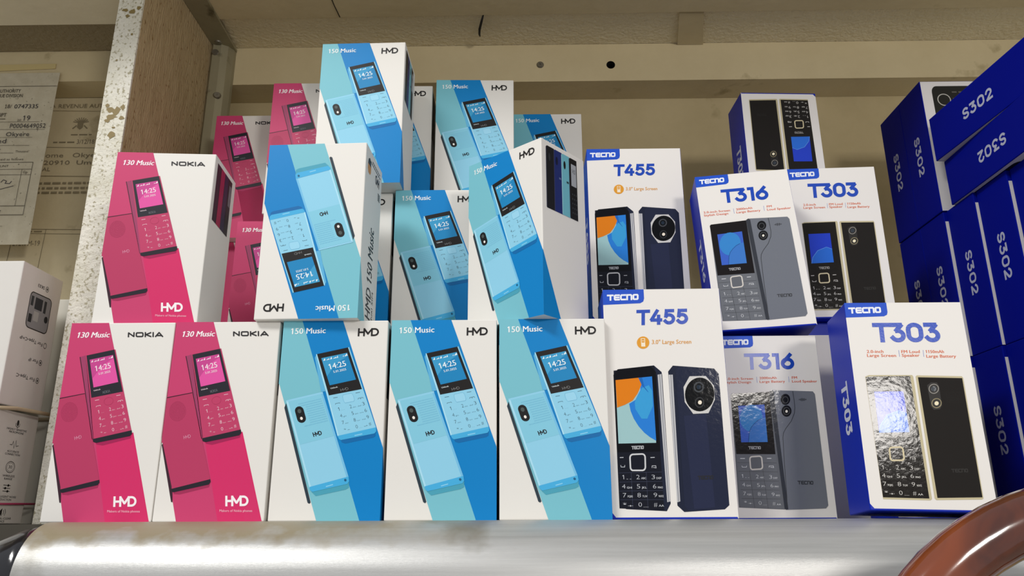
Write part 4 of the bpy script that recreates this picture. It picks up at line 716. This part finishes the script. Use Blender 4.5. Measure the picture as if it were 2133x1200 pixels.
# blue wall of boxes at the right
GS = 'blue-sided boxes stacked at the right'
w = WID['s302']; d = DEP['s302'] + .0001
for k, z, tn in ((0, 0.0, 'bottom'), (1, .1217, 'middle')):
    for j, (x, f, ln) in enumerate([(.3485, .6425, 'farthest back'), (.3485, .6425 - d, 'second from the back'), (.3512, .6425 - 2 * d - .0008, 'third from the back'), (.3535, .6425 - 3 * d - .0016, 'fourth from the back'), (.3560, .6425 - 4 * d - .0024, 'nearest the camera')]):
        place('s302', x + w / 2, f, z, 'blue-sided phone box in the %s tier of the right stack, %s' % (tn, ln), group=GS)
place('s302', .3475 + w / 2, .6415, .2434, 'standing blue-sided phone box on top of the right stack, against the back', flip=False, group=GS)
place('s302', .3475 + w / 2, .6415 - d, .2434, 'standing blue-sided phone box on the right stack, dark keypad peeping over a lying box', flip=True, group=GS)
def lay(x, y_far, z, label, flipped, yaw=0.0):
    o = copy_tree(PROTO['s302']); W, D, H = WID['s302'], DEP['s302'], HGT['s302']
    # box lying on its front or back, blue left side towards -x, long axis along the depth
    if not flipped: m = Matrix.Rotation(R(90), 4, 'X')      # top end towards the camera, front up... turned so its side reads upright
    else: m = Matrix.Rotation(R(-90), 4, 'X')
    pts = [m @ Vector((a, b, c)) for a in (-W / 2, W / 2) for b in (-D / 2, D / 2) for c in (0, H)]
    t = Vector((x - min(p.x for p in pts), y_far - max(p.y for p in pts), z - min(p.z for p in pts)))
    far = Vector((x, y_far, z))
    T = Matrix.Translation(t) @ m
    if yaw: T = Matrix.Translation(far) @ Matrix.Rotation(R(yaw), 4, 'Z') @ Matrix.Translation(-far) @ T
    o.matrix_world = T
    return tag(o, label, 'phone box', GS)
lay(.3490, .5905, .2434, 'lower of the two blue-sided boxes lying on top of the right stack', False)
lay(.3425, .5900, .2434 + .0388, 'upper of the two blue-sided boxes lying on the right stack, its far end jutting out', True, 4.3)
# boxes deeper in the shelf that carry the upper ones
def plain(kind):
    W, D, H = WID[kind], DEP[kind], HGT[kind]; r = empty('phone_box'); FR, RT, LF = faces_of(W, D, H)
    if kind == 'pink':
        a = Art(W, H, FR); a.poly(ART['nok']['pink'], PR('c8416f')); a.poly(ART['nok']['hot'], PR('d62a66')); carton(r, W, D, H, WHITE(), [a])
    elif kind == 'blue':
        a = Art(W, H, FR); a.poly(ART['hmd']['teal'], PR('79bfcd')); a.poly(ART['hmd']['blue'], PR('0583c9')); carton(r, W, D, H, WHITE(), [a])
    else:
        a = Art(W, H, FR); a.poly([(.0, .93), (1, .93), (1, 0), (0, 0)], PR('e8e4df')); carton(r, W, D, H, M(BLUE, .4, 0, .2), [a])
    return r
first = {}
def hidden(kind, cx, front, z):
    o = copy_tree(first[kind]) if kind in first else plain(kind)
    first.setdefault(kind, o)
    o.location = (cx, front + DEP[kind] / 2, z + .00012)
    lab = {'pink': 'pink and white phone box of the back rows, hidden behind the front pink boxes', 'blue': 'blue and white phone box of the back rows, hidden behind the front boxes', 't455': 'white and blue phone box of the back rows behind the large-screen box', 't303': 'white and blue phone box of the back rows behind the black-phone boxes'}[kind]
    tag(o, lab, 'phone box', {'pink': 'hidden pink boxes of the back rows', 'blue': 'hidden blue boxes of the back rows', 't455': 'hidden large boxes of the back rows', 't303': 'hidden small boxes of the back rows'}[kind])
for x in (-.2546, -.1870, -.1178, -.0487, .0198):
    for f in (.5560, .6060, .6560): hidden('pink' if x < -.15 else 'blue', x, f, 0)
hidden('pink', -.2512, .6660, H1); hidden('blue', -.1320, .6090, H1); hidden('blue', -.0500, .6050, H1); hidden('blue', .0250, .6560, H1)
hidden('t455', .0915, .5695, 0); hidden('t455', .2440, .5760, 0)
hidden('t303', .2305, .6190, 0); hidden('t303', .2305, .6190, .1217)

# ---------------------------------------------------------------- left compartment: earphone boxes and papers
def white_box(name, x1, y0, y1, z0, z1, width, label):
    r = empty(name); tag(r, label, 'box'); r.location = (x1, y0, z0)
    return r
gw = M('dcd9d3', .22, 0, .5, .25, 60); ink = PR('2a2826')
r = white_box('earphone_box', -.356, .5280, .578, .0785, .1805, .09, 'wrapped white box with upside-down lettering, left of the white partition edge')
D, H = .050, .1025
box_obj('carton', -.09, 0, 0, D, 0, H, gw, .0008, r)
RT = lambda u, v, l: (.00005 * l, u * D, v * H)
def flip_text(A, w, u0, u1, v0, v1): A.text(w, (u1, v1), (u0, v1), (u1, v0), (u0, v0), ink, 0, .01)
A = Art(D, H, RT, 2)
for w, u0, u1, v in (('SK03', .40, .56, .868), ('For Type-C+iP', .20, .74, .465), ('For iP', .48, .70, .335), ('For Type-C', .27, .70, .205)):
    flip_text(A, w, u0, u1, v, v + .024)
    c = (u1 + .07, v + .012); A.ring((c, (c[0] + .035, c[1]), (c[0], c[1] + .019)), .0004, ink); 
    if w != 'For Type-C+iP': A.ell((c, (c[0] + .015, c[1]), (c[0], c[1] + .009)), ink, 0, 12)
A.obj('side_lettering', r)
A = Art(D, H, RT, 2)
A.poly([(.27 + a * .52, .56 + b * .26) for a, b in rr(0, 0, 1, 1, .14)], PR('8f8f90')); A.line([(.27 + a * .52, .56 + b * .26) for a, b in rr(0, 0, 1, 1, .14)], .0007, ink, 1, True)
for x0, x1, y0, y1, col in ((.30, .36, .72, .79, '33363a'), (.40, .58, .705, .79, '2f3238'), (.62, .68, .70, .79, '33363a'), (.41, .53, .62, .69, 'aaa9a5'), (.30, .38, .60, .66, '25272a')): A.poly([(x0, y0), (x1, y0), (x1, y1), (x0, y1)], PR(col), 1)
A.ell(((.72, .66), (.765, .66), (.72, .685)), PR('25272a'), 1); A.obj('device_picture', r)
F_ = lambda u, v, l: (-.09 + u * .09, -.00005 * l, v * H)
A = Art(.09, H, F_, 2); A.text('User', (.75, .93), (.62, .93), (.75, .905), (.62, .905), PR('5a5856')); A.poly([(.60, .83), (.66, .83), (.66, .875), (.60, .875)], ink); A.obj('front_print', r)
r = white_box('earphone_box', -.356, .5280, .59, 0, .075, .09, 'grey-white box printed with black feature icons, under the wrapped white box')
H = .0755; D = .0485
box_obj('carton', -.09, 0, 0, D, 0, H, M('d3d0c8', .35, 0, .4, .2, 60), .0006, r)
A = Art(D, H, RT, 2)
B = lambda w, u, v, wd: A.text(w, (u - wd / 2, v), (u + wd / 2, v), (u - wd / 2, v + .018), (u + wd / 2, v + .018), ink, 0, .008)
u = .52
for w1, w2, v, a, bb in (('HIGHLY SENSITIVE', 'MICROPHONE', .832, .46, .34), ('ACCURATE', 'CONNECTION', .632, .27, .34), ('WIRELESS', 'RANGE', .412, .27, .18), ('INTELLIGENT NOISE', 'REDUCTION', .228, .5, .30), ('CRYSTAL-CLEAR', 'VOICE', .038, .44, .16)):
    B(w1, u, v, a); B(w2, u, v - .026, bb)
A.poly([(u + .05 * a - .025, .875 + .055 * b) for a, b in rr(0, 0, 1, 1, .45)], ink); A.line([(u - .045, .90), (u - .04, .875), (u, .862), (u + .04, .875), (u + .045, .90)], .0004, ink); A.line([(u, .862), (u, .853)], .0005, ink)
A.line([(u - .1, .70), (u - .05, .70), (u - .03, .735), (u, .67), (u + .03, .745), (u + .05, .69), (u + .1, .70)], .0004, ink)
A.ring(((u, .50), (u + .1, .50), (u, .55)), .0004, ink); A.ring(((u, .50), (u + .075, .50), (u, .538)), .0002, ink); A.text('30', (u - .04, .488), (u + .04, .488), (u - .04, .515), (u + .04, .515), ink)
for i in range(3): A.line([(u - .08, .285 + i * .026), (u + .08, .285 + i * .026)], .0004, ink); A.ell(((u + (.03, -.03, .03)[i], .285 + i * .026), (u + (.03, -.03, .03)[i] + .022, .285 + i * .026), (u + (.03, -.03, .03)[i], .296 + i * .026)), ink, 0, 12)
A.poly([(u - .08, .085), (u - .05, .085), (u - .01, .065), (u - .01, .135), (u - .05, .115), (u - .08, .115)], ink); A.line([(u + .02, .08), (u + .035, .10), (u + .02, .12)], .0004, ink); A.line([(u + .05, .07), (u + .075, .10), (u + .05, .13)], .0004, ink)
A.obj('side_lettering', r)
bnd = [(-.4475, .531), (-.3552, .531), (-.3545, .5325), (-.3545, .589), (-.3552, .591), (-.4475, .591)]
b1 = tube('rubber_band', [(x, y, .0125 + (.0015 if i > 2 else 0)) for i, (x, y) in enumerate(bnd)], .0007, M('b0345f', .5), 8, None, True, 1.0, Vector((0, 0, 1))); tag(b1, 'thin pink rubber band around the grey-white icon box', 'rubber band')
b2 = tube('rubber_band', [(-.446, .529, .0757), (-.357, .5285, .0757), (-.350, .540, .0765), (-.347, .575, .0770), (-.352, .600, .0770), (-.446, .600, .0766)], .0014, M('a8977a', .6), 8, None, True, 1.0, Vector((0, 0, 1))); tag(b2, 'tan elastic band lying between the two white boxes', 'rubber band')
r = white_box('earphone_box', -.3460, .602, .65, 0, .13, .09, 'white box at the back, a sliver showing right of the wrapped box'); box_obj('carton', -.09, 0, 0, .05, 0, .1735, M('d0cdc2', .5), .0006, r)

def paper(name, x0, x1, z0, z1, y, mat, label):
    r = empty(name); tag(r, label, 'paper')
    n = 10; V = []; Fc = []
    for j in range(2):
        for i in range(n + 1):
            z = z0 + (z1 - z0) * i / n; dy = .0012 * math.sin(i * 1.3) * .4
            V += [(x0, y + dy + j * .0003, z), (x1, y + dy + j * .0003, z)]
    m = 2 * (n + 1)
    for i in range(n):
        a = 2 * i; Fc += [(a, a + 1, a + 3, a + 2), (m + a, m + a + 2, m + a + 3, m + a + 1), (a, a + 2, m + a + 2, m + a), (a + 1, m + a + 1, m + a + 3, a + 3)]
    Fc += [(0, m, m + 1, 1), (m - 2, m - 1, 2 * m - 1, 2 * m - 2)]
    link_mesh('sheet', V, Fc, [mat], parent=r)
    W, H = x1 - x0, z1 - z0
    return r, Art(W, H, lambda u, v, l: (x0 + u * W, y - .0007 - .00006 * l, z0 + v * H), 1), W, H
p1 = grime('greyed_slip_paper', 'bdb49c', 'cbc3ac', 90, .9, .2, (1, 1, 1), '7d7663', .66, 300, 0, .08)
p2 = grime('yellowed_form_paper', 'd0c19c', 'ddcfac', 12, .9, .15, (1, 1, 1), 'b3a37f', .64, 300, 0, .1)
dk = M('4a4438', .8); pen = M('3c3a3c', .8); fnt = M('6d6450', .8)
ff = M('8f8367', .8); fd = M('7a6f57', .8); fp = M('837963', .8)
r, A, W, H = paper('receipt_form', -.575, -.352, .165, .4485, .7545, p2, 'yellowed printed form with a crest on the back wall, behind the grey receipt slip')
q = lambda w, u0, u1, v, h, m=fd, bold=.0: A.text(w, (u0, v), (u1, v), (u0, v + h), (u1, v + h), m, 0, bold)
q('A', .285, .31, .958, .016, ff, .01); q('REVENUE AUTHORITY', .325, .668, .956, .016, ff, .01)
A.line([(.27, .945), (.66, .938)], .0004, ff)
for i in range(9):
    a = R(-72 + i * 18); A.line([(.448 + .010 * math.sin(a), .890 + .006 * math.cos(a)), (.448 + .040 * math.sin(a), .888 + .026 * math.cos(a))], .0009, ff, i * .4)
A.poly([(.434, .896), (.462, .896), (.462, .872), (.448, .862), (.434, .872)], ff, 5); A.line([(.412, .866), (.430, .880)], .0014, ff); A.line([(.484, .866), (.466, .880)], .0014, ff)
def words(u0, u1, v, h, m):
    x = u0
    while x < u1:
        wd = .012 + .028 * ((x * 153 + v * 37) % 1); A.poly([(x, v), (x + wd, v), (x + wd, v + h), (x, v + h)], m); x += wd + .008
words(.41, .50, .838, .005, ff); words(.33, .42, .806, .006, ff)
q('3/12/18', .445, .53, .802, .018, fp); A.line([(.25, .790), (.66, .782)], .0005, fd)
q('asome   Okyere', .265, .585, .746, .018, fp); q('P  20910  Um', .25, .53, .716, .017, fp); q('ECIAL', .255, .34, .690, .015, fp)
A.line([(.22, .672), (.66, .664)], .0005, fd)
for v in (.636, .616, .598): words(.24, .60, v, .008, ff)
A.line([(.15, .555), (.234, .553), (.230, .480), (.15, .482)], .0005, fd); A.line([(.15, .459), (.62, .452)], .0005, fd); A.line([(.15, .442), (.62, .435)], .0004, fd)
A.line([(.222, .458), (.215, .30)], .0005, fd); A.line([(.372, .455), (.366, .30)], .0005, fd); words(.26, .34, .445, .005, ff)
q('2121FM-19', .228, .355, .392, .020, fp)
A.obj('form_print', r)
r, A, W, H = paper('receipt_slip', -.600, -.4849, .2649, .4582, .7195, p1, 'grey receipt slip hanging in front of the yellowed form at the left edge')
q = lambda w, u0, u1, v, h, m=dk, bold=.01: A.text(w, (u0, v), (u1, v), (u0, v + h), (u1, v + h), m, 0, bold)
A.line([(0, .915), (1, .915)], .0005, M('5d5645', .8))
q('AUTHORITY', .46, .674, .877, .020); q('REVENUE DIVISION', .386, .70, .848, .020); q('18/', .559, .62, .782, .022, dk, 0); q('0747335', .645, .861, .780, .024, pen, .01); q('RECEIPT', .43, .588, .730, .022)
A.line([(.52, .717), (.585, .717)], .0006, dk); q('20', .695, .73, .703, .012, dk, .0); q('19', .745, .81, .706, .03, pen, .0); A.line([(.3, .699), (.90, .699)], .0003, dk)
q('P0004649052', .641, .963, .662, .026, pen, .0); A.line([(.3, .655), (.96, .653)], .0003, dk); q('Okyere', .62, .83, .614, .024, pen, .0); A.line([(.3, .608), (.86, .606)], .0003, dk); q('ed', .555, .635, .573, .026, pen, .0); A.line([(.3, .561), (.85, .559)], .0003, dk)
A.line([(.48, .535), (.60, .537)], .0006, pen); A.line([(.3, .517), (.72, .515)], .0003, dk); q('Thousand', .735, .85, .518, .012, dk, 0); q('paid as follows', .60, .82, .472, .012, dk, 0)
A.line([(.3, .460), (.912, .460), (.912, .162), (.3, .162)], .0005, dk); A.line([(.3, .420), (.912, .420)], .0004, dk); A.line([(.3, .388), (.912, .388)], .0004, dk); A.line([(.3, .212), (.912, .212)], .0005, dk); A.line([(.826, .420), (.826, .212)], .0004, dk)
q('AMOUNT', .54, .70, .432, .013, dk, 0); q('GHc', .55, .62, .396, .016, dk, .01); q('Gp', .84, .88, .396, .014, dk, 0)
A.line([(.66, .345), (.68, .360), (.71, .352), (.70, .340), (.74, .338), (.755, .352)], .0007, pen); A.line([(.30, .255), (.60, .295), (.78, .325)], .0006, pen); A.line([(.62, .180), (.65, .195), (.67, .180), (.64, .172), (.69, .170), (.71, .188)], .0007, pen)
q('(Cashier)', .50, .63, .083, .013, dk, 0); A.line([(.3, .10), (.75, .10)], .0003, dk)
A.obj('slip_print', r)
bm = bmesh.new(); vs = [bm.verts.new(p) for p in ((-.60, .7214, .4600), (-.492, .7214, .4640), (-.492, .7214, .4700), (-.60, .7214, .4690), (-.60, .7210, .4600), (-.492, .7210, .4640), (-.492, .7210, .4700), (-.60, .7210, .4690))]
for f in ((0, 1, 2, 3), (4, 5, 6, 7), (0, 1, 5, 4), (1, 2, 6, 5), (2, 3, 7, 6), (3, 0, 4, 7)): bm.faces.new([vs[i] for i in f])
tag(link_bm('tape', bm, M('cbb984', .45)), 'yellowed strip of sticky tape on the batten above the grey receipt slip', 'tape')
